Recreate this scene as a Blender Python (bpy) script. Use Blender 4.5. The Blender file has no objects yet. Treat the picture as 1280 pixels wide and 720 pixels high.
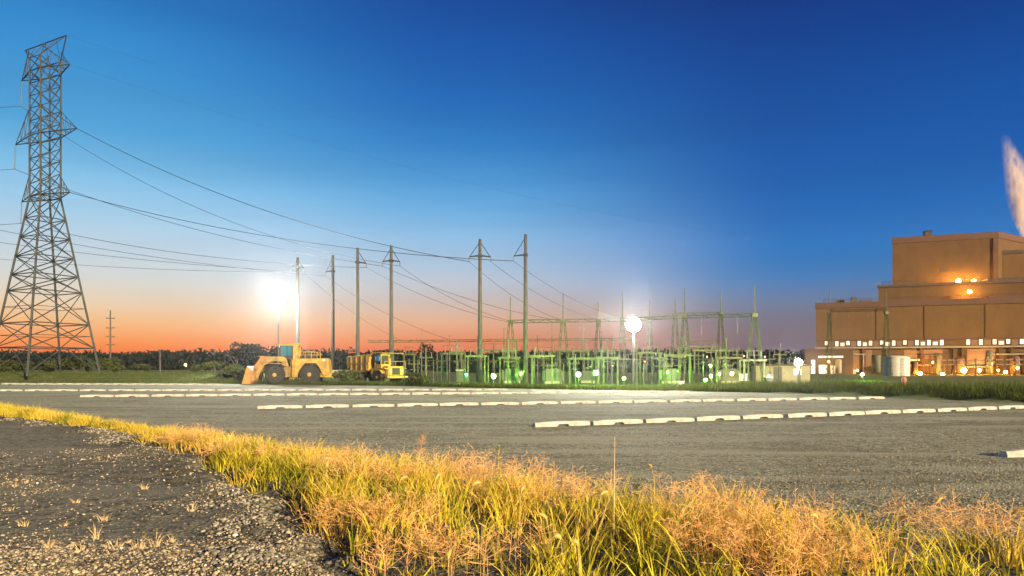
import bpy, bmesh, math, random
import numpy as np
from mathutils import Vector, Matrix

random.seed(7); RNG = np.random.default_rng(7)
scene = bpy.context.scene
COL = scene.collection
R = math.radians

# ------------------------------------------------------------------ camera
F, CX, HY, CH = 853.33, 640.0, 460.0, 1.75      # focal length, centre, horizon (photo pixels), eye height
cam_d = bpy.data.cameras.new('camera'); cam = bpy.data.objects.new('camera', cam_d); COL.objects.link(cam)
cam.location = (0, 0, CH); cam.rotation_euler = (R(90), 0, 0)
cam_d.sensor_width = 36; cam_d.lens = 24; cam_d.shift_y = (HY-360)/1280
cam_d.clip_start = 0.05; cam_d.clip_end = 6000
scene.camera = cam

def at(px, py, d):
    return Vector(((px-CX)/F*d, d, CH-(py-HY)/F*d))
def gx(px, d): return (px-CX)/F*d
def gd(py): return CH*F/(py-HY)

# ------------------------------------------------------------------ world, sun, exposure
KEY_EL = R(14)
SUN = Vector((0.62*math.cos(KEY_EL), -0.78*math.cos(KEY_EL), math.sin(KEY_EL))).normalized()  # direction of the stand-in lamp; the real sun has set
KEY_STRENGTH = 5.0
EXPOSURE = 1.25
W = bpy.data.worlds.new('World'); scene.world = W; W.use_nodes = True
nt = W.node_tree; nt.nodes.clear()
def N(t, **k):
    n = nt.nodes.new(t)
    for a, b in k.items(): setattr(n, a, b)
    return n
def s2l(c):
    return tuple(((v/255)/12.92 if v/255 <= .04045 else ((v/255+.055)/1.055)**2.4) for v in c)
tc = N('ShaderNodeTexCoord'); sep = N('ShaderNodeSeparateXYZ')
nt.links.new(tc.outputs['Generated'], sep.inputs[0])
az = N('ShaderNodeMath', operation='ARCTAN2'); nt.links.new(sep.outputs[0], az.inputs[0]); nt.links.new(sep.outputs[1], az.inputs[1])
def sky_ramp(stops):
    r = N('ShaderNodeValToRGB'); cr = r.color_ramp; cr.interpolation = 'EASE' if False else 'LINEAR'
    mr = N('ShaderNodeMapRange'); mr.inputs['From Min'].default_value = -0.02; mr.inputs['From Max'].default_value = 0.98
    nt.links.new(sep.outputs[2], mr.inputs['Value']); nt.links.new(mr.outputs[0], r.inputs[0])
    while len(cr.elements) > 1: cr.elements.remove(cr.elements[-1])
    first = True
    for z, c in stops:
        if 0 < z < .24: z -= .010*min(1, z/.02) if z < .12 else .010*(.24-z)/.12
        e = cr.elements[0] if first else cr.elements.new(z+.02)
        first = False
        e.position = z+.02; e.color = (*s2l(c), 1)
    return r
rl = sky_ramp([(.0,(230,78,40)),(.022,(246,104,50)),(.043,(254,150,76)),(.07,(248,192,132)),(.096,(236,214,184)),(.125,(212,216,212)),(.154,(196,214,226)),(.198,(158,202,230)),
               (.245,(116,184,226)),(.289,(76,162,216)),(.36,(52,142,206)),(.40,(42,130,198)),(.424,(32,116,188)),(.6,(22,70,140)),(1,(12,34,86))])
rm = sky_ramp([(.0,(204,86,60)),(.03,(226,114,76)),(.049,(234,138,94)),(.079,(228,176,142)),(.105,(208,188,178)),(.1255,(194,196,202)),(.155,(172,198,222)),(.191,(140,188,226)),(.225,(104,172,222)),
               (.262,(74,154,214)),(.31,(40,126,198)),(.361,(22,104,184)),(.42,(14,86,168)),(.4745,(12,72,154)),(.62,(16,46,108)),(1,(10,30,78))])
rr = sky_ramp([(.0,(104,86,98)),(.035,(110,94,108)),(.06,(116,102,116)),(.085,(112,114,138)),(.103,(98,122,158)),(.1305,(58,124,186)),(.158,(28,118,192)),(.2116,(10,100,180)),
               (.27,(6,88,170)),(.338,(6,76,154)),(.41,(6,62,140)),(.4476,(8,55,130)),(.53,(8,46,114)),(.65,(14,34,90)),(1,(10,26,70))])
def smooth(a, b):
    m = N('ShaderNodeMapRange', interpolation_type='SMOOTHSTEP'); m.inputs['From Min'].default_value = a; m.inputs['From Max'].default_value = b
    nt.links.new(az.outputs[0], m.inputs['Value']); return m
m1 = N('ShaderNodeMix', data_type='RGBA'); nt.links.new(smooth(-.56, -.06).outputs[0], m1.inputs[0]); nt.links.new(rl.outputs[0], m1.inputs[6]); nt.links.new(rm.outputs[0], m1.inputs[7])
m2 = N('ShaderNodeMix', data_type='RGBA'); nt.links.new(smooth(-.10, .40).outputs[0], m2.inputs[0]); nt.links.new(m1.outputs[2], m2.inputs[6]); nt.links.new(rr.outputs[0], m2.inputs[7])
# western side behind the viewer's left stays dusky blue too
m3 = N('ShaderNodeMix', data_type='RGBA'); nt.links.new(smooth(-1.9, -1.1).outputs[0], m3.inputs[0]); nt.links.new(rr.outputs[0], m3.inputs[6]); nt.links.new(m2.outputs[2], m3.inputs[7])
sky = N('ShaderNodeTexSky', sky_type='NISHITA'); sky.sun_disc = False; sky.sun_elevation = R(-3.5); sky.sun_rotation = R(-35)
smap = N('ShaderNodeMapping'); smap.inputs['Scale'].default_value = (1.2, 1.2, 14); nt.links.new(tc.outputs['Generated'], smap.inputs[0])
sn = N('ShaderNodeTexNoise'); sn.inputs['Scale'].default_value = 1.6; sn.inputs['Detail'].default_value = 5; nt.links.new(smap.outputs[0], sn.inputs[0])
sv = N('ShaderNodeMapRange'); sv.inputs['From Min'].default_value = .25; sv.inputs['From Max'].default_value = .75; sv.inputs['To Min'].default_value = .93*2**-EXPOSURE; sv.inputs['To Max'].default_value = 1.07*2**-EXPOSURE; nt.links.new(sn.outputs[0], sv.inputs['Value'])
bg1 = N('ShaderNodeBackground'); nt.links.new(m3.outputs[2], bg1.inputs[0]); nt.links.new(sv.outputs[0], bg1.inputs[1])
bg2 = N('ShaderNodeBackground'); bg2.inputs[1].default_value = 0.05; nt.links.new(sky.outputs[0], bg2.inputs[0])
add = N('ShaderNodeAddShader'); nt.links.new(bg1.outputs[0], add.inputs[0]); nt.links.new(bg2.outputs[0], add.inputs[1])
out = N('ShaderNodeOutputWorld'); nt.links.new(add.outputs[0], out.inputs[0])

sd = bpy.data.lights.new('warm_key_light', 'SUN'); so = bpy.data.objects.new('warm_key_light', sd); COL.objects.link(so)  # stands in for low warm artificial light from behind the viewer
sd.energy = KEY_STRENGTH; sd.angle = R(0.8); sd.color = (1, .76, .44)
so.rotation_euler = SUN.to_track_quat('Z', 'Y').to_euler(); so.location = (60, -40, 40)
vs = scene.view_settings; scene.display_settings.display_device = 'sRGB'
vs.view_transform = 'Standard'; vs.look = 'None'; vs.exposure = EXPOSURE; vs.gamma = 1; vs.use_curve_mapping = False
cy = scene.cycles; cy.use_denoising = True; cy.max_bounces = 6; cy.diffuse_bounces = 2; cy.glossy_bounces = 2
cy.transparent_max_bounces = 16; cy.volume_bounces = 3; cy.sample_clamp_indirect = 4; cy.sample_clamp_direct = 0
cy.use_light_tree = True; cy.caustics_reflective = False; cy.caustics_refractive = False

# ------------------------------------------------------------------ materials
def mat(name, c, c2=None, scale=3.0, rough=.8, metal=0.0, bump=0.0, bscale=None, detail=5, spec=.3, transl=0, mapping=None, island=None, emit=None, estr=0, lo=.35, hi=.65, gen='Object', imix=.5):
    m = bpy.data.materials.new(name); m.use_nodes = True
    t = m.node_tree; b = t.nodes['Principled BSDF']; o = t.nodes['Material Output']
    b.inputs['Roughness'].default_value = rough; b.inputs['Metallic'].default_value = metal
    b.inputs['Specular IOR Level'].default_value = spec
    b.inputs['Base Color'].default_value = (*c, 1)
    cd = t.nodes.new('ShaderNodeTexCoord')
    vec = cd.outputs[gen]
    if mapping:
        mp = t.nodes.new('ShaderNodeMapping'); mp.inputs['Scale'].default_value = mapping[:3]
        if len(mapping) > 3: mp.inputs['Rotation'].default_value = (0, 0, mapping[3])
        t.links.new(vec, mp.inputs[0]); vec = mp.outputs[0]
    col = None
    if c2:
        n = t.nodes.new('ShaderNodeTexNoise'); n.inputs['Scale'].default_value = scale; n.inputs['Detail'].default_value = detail; n.inputs['Roughness'].default_value = .65
        t.links.new(vec, n.inputs[0])
        r = t.nodes.new('ShaderNodeValToRGB'); r.color_ramp.elements[0].position = lo; r.color_ramp.elements[1].position = hi
        r.color_ramp.elements[0].color = (*c, 1); r.color_ramp.elements[1].color = (*c2, 1)
        t.links.new(n.outputs[0], r.inputs[0]); col = r.outputs[0]
    if island:
        g = t.nodes.new('ShaderNodeNewGeometry')
        r2 = t.nodes.new('ShaderNodeValToRGB')
        for i, cc in enumerate(island):
            p = i/(len(island)-1)
            e = r2.color_ramp.elements[0] if i == 0 else (r2.color_ramp.elements[1] if i == len(island)-1 else r2.color_ramp.elements.new(p))
            e.position = p; e.color = (*cc, 1)
        # (new elements shift order: set again by position)
        t.links.new(g.outputs['Random Per Island'], r2.inputs[0])
        if col:
            mx = t.nodes.new('ShaderNodeMix'); mx.data_type = 'RGBA'; mx.inputs[0].default_value = imix
            t.links.new(col, mx.inputs[6]); t.links.new(r2.outputs[0], mx.inputs[7]); col = mx.outputs[2]
        else: col = r2.outputs[0]
    if col: t.links.new(col, b.inputs['Base Color'])
    if bump:
        n2 = t.nodes.new('ShaderNodeTexNoise'); n2.inputs['Scale'].default_value = bscale or scale*4; n2.inputs['Detail'].default_value = 6
        t.links.new(vec, n2.inputs[0])
        bp = t.nodes.new('ShaderNodeBump'); bp.inputs['Strength'].default_value = bump; bp.inputs['Distance'].default_value = .05
        t.links.new(n2.outputs[0], bp.inputs['Height']); t.links.new(bp.outputs[0], b.inputs['Normal'])
    if transl:
        tr = t.nodes.new('ShaderNodeBsdfTranslucent')
        if col: t.links.new(col, tr.inputs[0])
        else: tr.inputs[0].default_value = (*c, 1)
        ms = t.nodes.new('ShaderNodeMixShader'); ms.inputs[0].default_value = transl
        t.links.new(b.outputs[0], ms.inputs[1]); t.links.new(tr.outputs[0], ms.inputs[2]); t.links.new(ms.outputs[0], o.inputs[0])
    if emit:
        b.inputs['Emission Color'].default_value = (*emit, 1); b.inputs['Emission Strength'].default_value = estr
    return m

def gravel_mat(name, a, b2, dirt, pale, cell, ang):
    m = bpy.data.materials.new(name); m.use_nodes = True; t = m.node_tree; p = t.nodes['Principled BSDF']
    p.inputs['Roughness'].default_value = .95; p.inputs['Specular IOR Level'].default_value = .15
    cd = t.nodes.new('ShaderNodeTexCoord').outputs['Object']
    def noise(sc, vec=cd, det=5, ro=.6):
        n = t.nodes.new('ShaderNodeTexNoise'); n.inputs['Scale'].default_value = sc; n.inputs['Detail'].default_value = det; n.inputs['Roughness'].default_value = ro
        t.links.new(vec, n.inputs[0]); return n.outputs[0]
    def ramp(v, lo, hi, c0, c1):
        r = t.nodes.new('ShaderNodeValToRGB'); r.color_ramp.elements[0].position = lo; r.color_ramp.elements[1].position = hi
        r.color_ramp.elements[0].color = (*c0, 1); r.color_ramp.elements[1].color = (*c1, 1); t.links.new(v, r.inputs[0]); return r.outputs[0]
    def mixc(f, x, y):
        n = t.nodes.new('ShaderNodeMix'); n.data_type = 'RGBA'
        if isinstance(f, float): n.inputs[0].default_value = f
        else: t.links.new(f, n.inputs[0])
        t.links.new(x, n.inputs[6]); t.links.new(y, n.inputs[7]); return n.outputs[2]
    v = t.nodes.new('ShaderNodeTexVoronoi'); v.inputs['Scale'].default_value = cell; t.links.new(cd, v.inputs[0])
    sx = t.nodes.new('ShaderNodeSeparateColor'); t.links.new(v.outputs['Color'], sx.inputs[0])
    stones = ramp(sx.outputs[0], .05, .95, a, b2)
    v2 = t.nodes.new('ShaderNodeTexVoronoi'); v2.inputs['Scale'].default_value = cell*.38; t.links.new(cd, v2.inputs[0])
    sx2 = t.nodes.new('ShaderNodeSeparateColor'); t.links.new(v2.outputs['Color'], sx2.inputs[0])
    big = ramp(sx2.outputs[1], .1, .95, a, b2)
    stones = mixc(.4, stones, big)
    mp = t.nodes.new('ShaderNodeMapping'); mp.inputs['Rotation'].default_value = (0, 0, ang); mp.inputs['Scale'].default_value = (.1, .75, 1); t.links.new(cd, mp.inputs[0])
    tracks = noise(1.1, mp.outputs[0], 4)
    one = t.nodes.new('ShaderNodeRGB'); one.outputs[0].default_value = (*dirt, 1)
    two = t.nodes.new('ShaderNodeRGB'); two.outputs[0].default_value = (*pale, 1)
    f1 = ramp(noise(.22, cd, 6), .5, .72, (0, 0, 0), (.85, .85, .85))
    f2 = ramp(tracks, .5, .64, (0, 0, 0), (.85, .85, .85))
    c = mixc(f1, stones, one.outputs[0]); c = mixc(f2, c, two.outputs[0])
    t.links.new(c, p.inputs['Base Color'])
    bp = t.nodes.new('ShaderNodeBump'); bp.inputs['Strength'].default_value = .8; bp.inputs['Distance'].default_value = .03
    t.links.new(v.outputs['Distance'], bp.inputs['Height'])
    bp2 = t.nodes.new('ShaderNodeBump'); bp2.inputs['Strength'].default_value = .5; bp2.inputs['Distance'].default_value = .08
    t.links.new(noise(2.2, cd, 8, .7), bp2.inputs['Height']); t.links.new(bp.outputs[0], bp2.inputs['Normal'])
    t.links.new(bp2.outputs[0], p.inputs['Normal'])
    return m

def emis(name, c, s):
    m = bpy.data.materials.new(name); m.use_nodes = True; b = m.node_tree.nodes['Principled BSDF']
    b.inputs['Base Color'].default_value = (.8, .8, .8, 1); b.inputs['Emission Color'].default_value = (*c, 1); b.inputs['Emission Strength'].default_value = s
    return m

M = {}
M['lot'] = gravel_mat('lot_gravel', (.045, .048, .033), (.355, .36, .255), (.095, .08, .048), (.28, .29, .21), 26, R(16))
M['track'] = gravel_mat('track_gravel', (.028, .028, .024), (.23, .225, .175), (.048, .038, .025), (.16, .16, .125), 24, R(-50))
M['pale'] = gravel_mat('pale_gravel', (.13, .15, .105), (.25, .275, .20), (.14, .145, .10), (.24, .265, .20), 14, R(8))
M['soil'] = mat('grassy_soil', (.05, .075, .02), (.10, .12, .035), .6, .95, bump=.6, bscale=6)
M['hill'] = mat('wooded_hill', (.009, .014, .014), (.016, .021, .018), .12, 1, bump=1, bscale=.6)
M['stone'] = mat('stones', (.2, .2, .18), rough=.9, island=[(.03, .028, .022), (.085, .075, .055), (.17, .15, .11), (.46, .38, .27)])
M['rock'] = mat('rocks', (.1, .1, .1), rough=.9, island=[(.02, .02, .02), (.06, .058, .052), (.13, .12, .105), (.36, .33, .27)])
M['green'] = mat('green_blades', (.06, .11, .010), (.84, .68, .045), 1.5, .6, transl=.35, island=[(.12, .17, .015), (.60, .54, .03), (.88, .70, .06)], spec=.2, imix=.4, lo=.42, hi=.58)
M['straw'] = mat('straw_blades', (.60, .42, .06), (.86, .62, .10), 1.3, .6, transl=.35, island=[(.60, .48, .06), (.86, .66, .10), (.80, .52, .14)], spec=.2, imix=.5)
M['rust'] = mat('rust_panicles', (.80, .38, .11), (.90, .54, .19), 2, .7, transl=.4, island=[(.78, .38, .13), (.90, .56, .22), (.95, .74, .36)], spec=.1)
M['seed'] = mat('seed_heads', (.66, .46, .13), (.8, .6, .22), 60, .8, transl=.3)
M['stalk'] = mat('dry_stalk', (.5, .38, .2), (.6, .46, .26), 20, .8)
M['bankgrass'] = mat('bank_blades', (.035, .07, .010), (.075, .105, .018), .35, .8, transl=.3, island=[(.025, .045, .010), (.06, .08, .018), (.12, .115, .035)], spec=.1)
M['leaf'] = mat('leaves', (.035, .055, .018), (.07, .09, .025), .5, .8, transl=.25, island=[(.025, .04, .014), (.06, .08, .02), (.10, .11, .03)], spec=.1)
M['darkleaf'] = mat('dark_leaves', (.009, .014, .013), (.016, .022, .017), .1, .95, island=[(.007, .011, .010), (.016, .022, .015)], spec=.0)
M['bark'] = mat('bark', (.06, .045, .03), (.1, .08, .055), 6, .9)
M['stop'] = mat('painted_concrete', (.42, .42, .395), (.2, .195, .175), 3.5, .8, bump=.25, bscale=30, lo=.45, hi=.8)
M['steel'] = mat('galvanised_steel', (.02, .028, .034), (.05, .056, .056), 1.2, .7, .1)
M['paint_steel'] = mat('pale_steel', (.05, .06, .028), (.10, .11, .05), 2, .6, .1)
M['pole'] = mat('weathered_pole', (.045, .045, .045), (.09, .086, .08), 1.5, .85, bump=.3, mapping=(6, 6, .6))
M['wire'] = mat('wire', (.03, .035, .045), rough=.6)
M['insul'] = mat('glazed_insulator', (.10, .09, .085), (.2, .17, .14), 4, .35)
M['yellow'] = mat('machine_yellow', (.45, .285, .03), (.2, .14, .045), 2.2, .6, spec=.35, bump=.1, bscale=10)
M['dirtyyellow'] = mat('dirty_yellow', (.36, .23, .05), (.15, .11, .055), 1.6, .7, bump=.2, bscale=8)
M['ruststeel'] = mat('worn_bucket', (.42, .22, .06), (.2, .12, .06), 1.5, .6, .2, bump=.3)
M['tyre'] = mat('tyre_rubber', (.012, .013, .012), (.032, .03, .025), 3, .9)
M['black'] = mat('dark_parts', (.02, .02, .02), (.04, .038, .03), 4, .7)
M['cabglass'] = mat('cab_glass', (.02, .10, .16), (.03, .14, .22), 1, .12, .0, spec=.9)
M['blue'] = mat('blue_disc', (.02, .16, .55), (.03, .2, .6), 3, .3)
M['white'] = mat('white_paint', (.55, .54, .5), (.42, .41, .37), 2, .55)
M['brick'] = mat('tan_wall', (.125, .068, .024), (.095, .052, .02), .35, .9, mapping=(1, 1, .5), bump=.2, bscale=3)
M['brick2'] = mat('brown_wall', (.10, .055, .021), (.074, .041, .017), .35, .9, mapping=(1, 1, .5), bump=.2, bscale=3)
M['trim'] = mat('brown_trim', (.075, .036, .024), (.095, .048, .03), 1, .7)
M['roof'] = mat('dark_roof', (.05, .035, .03), (.08, .055, .045), 1, .8)
M['louvre'] = mat('brown_louvre', (.16, .09, .05), (.2, .12, .07), .8, .7, mapping=(.1, .1, 14))
M['conc'] = mat('concrete', (.2, .185, .155), (.28, .26, .21), .8, .85)
M['glasslit'] = emis('lit_window', (1, .74, .34), .5)
M['glasswarm'] = emis('warm_lit_window', (1, .62, .2), .25)
M['glasspale'] = emis('pale_lit_window', (1, .82, .5), .4)
M['glassdim'] = emis('dim_window', (1, .62, .25), .22)
M['glassgreen'] = emis('green_lit_window', (.7, 1, .4), .4)
M['relay'] = mat('grey_cabinet', (.05, .055, .045), (.085, .09, .07), 1.5, .6)
M['flood'] = emis('flood_lens', (1, .97, .88), 1250)
M['flood2'] = emis('flood_lens_far', (1, .97, .88), 1400)
M['flood3'] = emis('flood_lens_small', (1, .97, .88), 1200)
M['lgreen'] = emis('green_lamp', (.26, 1, .035), 760)
M['lteal'] = emis('teal_lamp', (.03, 1, .26), 500)
M['lamber'] = emis('amber_lamp', (1, .34, .02), 320)
M['lsodium'] = emis('sodium_lamp', (1, .48, .07), 240)
M['lroof'] = emis('roof_sodium_lamp', (1, .45, .06), 260)
M['lwhite'] = emis('white_lamp', (1, .95, .8), 160)
M['lred'] = emis('red_lamp', (1, .12, .04), 14)

# ------------------------------------------------------------------ mesh builder
class MB:
    def __init__(s): s.v = []; s.f = []; s.smooth = False
    def add(s, vs, fs):
        o = len(s.v); s.v += [tuple(v) for v in vs]; s.f += [tuple(i+o for i in f) for f in fs]; return s
    def box(s, c, d, rz=0, m=None):
        x, y, z = d[0]/2, d[1]/2, d[2]/2
        vs = [Vector(p) for p in ((-x,-y,-z),(x,-y,-z),(x,y,-z),(-x,y,-z),(-x,-y,z),(x,-y,z),(x,y,z),(-x,y,z))]
        rm_ = m or Matrix.Rotation(rz, 3, 'Z'); c = Vector(c)
        return s.add([rm_ @ v + c for v in vs], [(0,3,2,1),(4,5,6,7),(0,1,5,4),(1,2,6,5),(2,3,7,6),(3,0,4,7)])
    def span(s, x0, x1, y0, y1, z0, z1): return s.box(((x0+x1)/2,(y0+y1)/2,(z0+z1)/2), (abs(x1-x0),abs(y1-y0),abs(z1-z0)))
    def tube(s, p, q, r0, r1=None, n=4, caps=True):
        p, q = Vector(p), Vector(q); r1 = r0 if r1 is None else r1
        d = (q-p)
        if d.length < 1e-6: return s
        d.normalize(); a = d.orthogonal().normalized(); b = d.cross(a)
        vs = []
        for c, r in ((p, r0), (q, r1)):
            for k in range(n):
                t = 2*math.pi*(k+.5)/n; vs.append(c + a*math.cos(t)*r + b*math.sin(t)*r)
        fs = [(k, (k+1) % n, n+(k+1) % n, n+k) for k in range(n)]
        if caps: fs += [tuple(range(n-1, -1, -1)), tuple(range(n, 2*n))]
        return s.add(vs, fs)
    def path(s, pts, r, n=4):
        for i in range(len(pts)-1): s.tube(pts[i], pts[i+1], r, r, n)
        return s
    def lathe(s, prof, c=(0,0,0), axis='Z', n=16):
        c = Vector(c); vs = []; fs = []
        for (r, z) in prof:
            for k in range(n):
                t = 2*math.pi*k/n; a, b = r*math.cos(t), r*math.sin(t)
                vs.append(c + (Vector((a, b, z)) if axis == 'Z' else Vector((a, z, b)) if axis == 'Y' else Vector((z, a, b))))
        for i in range(len(prof)-1):
            for k in range(n): fs.append((i*n+k, i*n+(k+1) % n, (i+1)*n+(k+1) % n, (i+1)*n+k))
        fs += [tuple(range(n-1, -1, -1)), tuple((len(prof)-1)*n+k for k in range(n))]
        return s.add(vs, fs)
    def prism(s, poly, y0, y1):      # poly in x,z extruded along y
        n = len(poly); vs = [(x, y0, z) for x, z in poly] + [(x, y1, z) for x, z in poly]
        return s.add(vs, [tuple(range(n)), tuple(range(2*n-1, n-1, -1))] + [(i, n+i, n+(i+1) % n, (i+1) % n) for i in range(n)])
    def vprism(s, poly, z0, z1):     # poly in x,y extruded up
        n = len(poly); vs = [(x, y, z0) for x, y in poly] + [(x, y, z1) for x, y in poly]
        return s.add(vs, [tuple(range(n-1, -1, -1)), tuple(range(n, 2*n))] + [(i, (i+1) % n, n+(i+1) % n, n+i) for i in range(n)])
    def ball(s, c, r, n=10, m=7, sq=(1,1,1)):
        c = Vector(c); vs = []; fs = []
        for i in range(m+1):
            ph = math.pi*i/m
            for k in range(n):
                t = 2*math.pi*k/n; vs.append(c + Vector((r*sq[0]*math.sin(ph)*math.cos(t), r*sq[1]*math.sin(ph)*math.sin(t), r*sq[2]*math.cos(ph))))
        for i in range(m):
            for k in range(n): fs.append((i*n+k, (i+1)*n+k, (i+1)*n+(k+1) % n, i*n+(k+1) % n))
        return s.add(vs, fs)
    def build(s, name, m, parent=None, smooth=False, bevel=0):
        me = bpy.data.meshes.new(name); me.from_pydata(s.v, [], s.f)
        bm = bmesh.new(); bm.from_mesh(me); bmesh.ops.remove_doubles(bm, verts=bm.verts, dist=1e-5)
        bmesh.ops.recalc_face_normals(bm, faces=bm.faces); bm.to_mesh(me); bm.free()
        me.materials.append(m)
        if smooth:
            for p in me.polygons: p.use_smooth = True
        o = bpy.data.objects.new(name, me); COL.objects.link(o)
        if parent: o.parent = parent
        if bevel:
            b = o.modifiers.new('bevel', 'BEVEL'); b.width = bevel; b.segments = 2; b.limit_method = 'ANGLE'
        return o
def np_mesh(name, V, T, m, kind=None, parent=None):
    me = bpy.data.meshes.new(name); V = np.asarray(V, dtype=np.float32); T = np.asarray(T, dtype=np.int32)
    k = T.shape[1]
    me.vertices.add(len(V)); me.vertices.foreach_set('co', V.ravel())
    me.loops.add(T.size); me.loops.foreach_set('vertex_index', T.ravel())
    me.polygons.add(len(T)); me.polygons.foreach_set('loop_start', np.arange(0, T.size, k, dtype=np.int32))
    me.polygons.foreach_set('loop_total', np.full(len(T), k, dtype=np.int32))
    me.update(); me.validate(); me.materials.append(m)
    o = bpy.data.objects.new(name, me); COL.objects.link(o)
    if kind: o['kind'] = kind
    if parent: o.parent = parent
    return o
def tag(o, label, cat, group=None):
    o['label'] = label; o['category'] = cat
    if group: o['group'] = group
    return o
def thing(name, label, cat, loc=(0,0,0), rz=0, group=None):
    o = bpy.data.objects.new(name, None); COL.objects.link(o); o.empty_display_size = .3
    o.location = loc; o.rotation_euler = (0, 0, rz)
    return tag(o, label, cat, group)
def dup(o, label=None, loc=None, rz=None, parent=None):
    c = o.copy(); COL.objects.link(c)
    if parent: c.parent = parent
    if label: c['label'] = label
    if loc is not None: c.location = loc
    if rz is not None: c.rotation_euler = (0, 0, rz)
    for ch in list(o.children): dup(ch, parent=c)
    return c
ORD = ['first','second','third','fourth','fifth','sixth','seventh','eighth','ninth','tenth','eleventh','twelfth','thirteenth','fourteenth','fifteenth','sixteenth','seventeenth','eighteenth','nineteenth','twentieth','twenty-first','twenty-second','twenty-third','twenty-fourth','twenty-fifth','twenty-sixth','twenty-seventh','twenty-eighth','twenty-ninth','thirtieth','thirty-first','thirty-second','thirty-third','thirty-fourth','thirty-fifth','thirty-sixth','thirty-seventh','thirty-eighth','thirty-ninth','fortieth']

# value noise for terrain
def vnoise(x, y, seed=0):
    def h(i, j):
        n = np.sin(i*127.1 + j*311.7 + seed*74.7)*43758.5453
        return n - np.floor(n)
    xi, yi = np.floor(x), np.floor(y); fx, fy = x-xi, y-yi
    fx = fx*fx*(3-2*fx); fy = fy*fy*(3-2*fy)
    return (h(xi,yi)*(1-fx)+h(xi+1,yi)*fx)*(1-fy) + (h(xi,yi+1)*(1-fx)+h(xi+1,yi+1)*fx)*fy
def fbm(x, y, o=4, seed=0):
    s = 0; a = .5
    for k in range(o): s = s + a*vnoise(x*2**k, y*2**k, seed+k); a *= .5
    return s

# ------------------------------------------------------------------ terrain layout
EDGE_PX = [(-120,477.6),(0,478),(300,480),(520,483),(700,487),(900,490),(1000,492),(1130,498),(1280,504),(1500,510)]
EDGE = [(gx(px, gd(py)), gd(py)) for px, py in EDGE_PX]
ex, ey = np.array([e[0] for e in EDGE]), np.array([e[1] for e in EDGE])
LDs = np.array([2., 3, 4, 5.74, 6.8, 9.95, 12.4, 17.6, 23, 30, 40]); LXs = np.array([1.0, .3, -.5, -1.35, -1.9, -3.96, -5.7, -10.1, -17.2, -26, -40])
RDs = np.array([2., 3, 4.5, 5.9, 7.9, 10.15, 14.2, 20, 29.9, 40]); RXs = np.array([15., 11.5, 8, 4.9, 1.9, -.6, -5.2, -11.8, -23, -37])
def xL(d): return np.interp(d, LDs, LXs) + .22*np.sin(np.asarray(d)*2.3+1)*np.sin(np.asarray(d)*.9) + .13*np.sin(np.asarray(d)*6.1) + .07*np.sin(np.asarray(d)*13.7)
def xR(d): return np.interp(d, RDs, RXs)
def sstep(a, b, x):
    t = np.clip((x-a)/(b-a), 0, 1); return t*t*(3-2*t)
def ground_z(x, y):
    x = np.asarray(x, float); y = np.asarray(y, float)
    e = np.interp(x, ex, ey)
    off = y - e
    left = 1-sstep(-30, -16, x)                       # raised bank on the left
    z = left*sstep(1, 8, off)*1.05
    right = sstep(14, 24, x)*(1-sstep(60, 75, x))
    z = z + right*(sstep(.3, 3, off)*(1-sstep(9, 16, off)))*.45
    return z - .0
def grid_mesh(name, xs, ys, zf, m, kind=None):
    X, Y = np.meshgrid(xs, ys); Z = zf(X, Y)
    V = np.stack([X.ravel(), Y.ravel(), Z.ravel()], 1)
    nx, ny = len(xs), len(ys); I = np.arange(nx*ny).reshape(ny, nx)
    T = np.stack([I[:-1,:-1].ravel(), I[:-1,1:].ravel(), I[1:,1:].ravel(), I[1:,:-1].ravel()], 1)
    o = np_mesh(name, V, T, m, kind)
    o.data.polygons.foreach_set('use_smooth', np.ones(len(T), dtype=bool))
    return o
xs = np.concatenate([np.linspace(-560, -150, 8)[:-1], np.linspace(-150, 150, 151), np.linspace(150, 560, 8)[1:]])
ys = np.concatenate([np.linspace(-60, 20, 6)[:-1], np.linspace(20, 140, 121), np.linspace(140, 640, 12)[1:]])
grid_mesh('ground', xs, ys, ground_z, M['soil'], 'structure')
lot = MB(); pts = [(-90, -12), (60, -12)] + [(x, y-.2) for x, y in reversed(EDGE)]
lot.add([(x, y, .004) for x, y in pts], [tuple(range(len(pts)))]); o = lot.build('gravel_lot', M['lot']); o['kind'] = 'structure'
# paler compacted apron along the far side of the lot
pale = MB(); a1 = [(gx(p, gd(y)), gd(y)) for p, y in ((-120,477.9),(0,478.3),(300,480.3),(520,483.3),(700,487.3),(900,490.2),(1000,492.2),(1130,498.2),(1280,504.2))]
a2 = [(gx(p, gd(y)), gd(y)) for p, y in ((-120,494),(0,492),(300,490.5),(520,488.5),(700,489.5),(900,492),(1000,494),(1130,499.5),(1280,506))]
pp = a1+a2[::-1]; pale.add([(x, y, .009) for x, y in pp], [tuple(range(len(pp)))]); o = pale.build('pale_gravel_apron', M['pale']); o['kind'] = 'structure'

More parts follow.
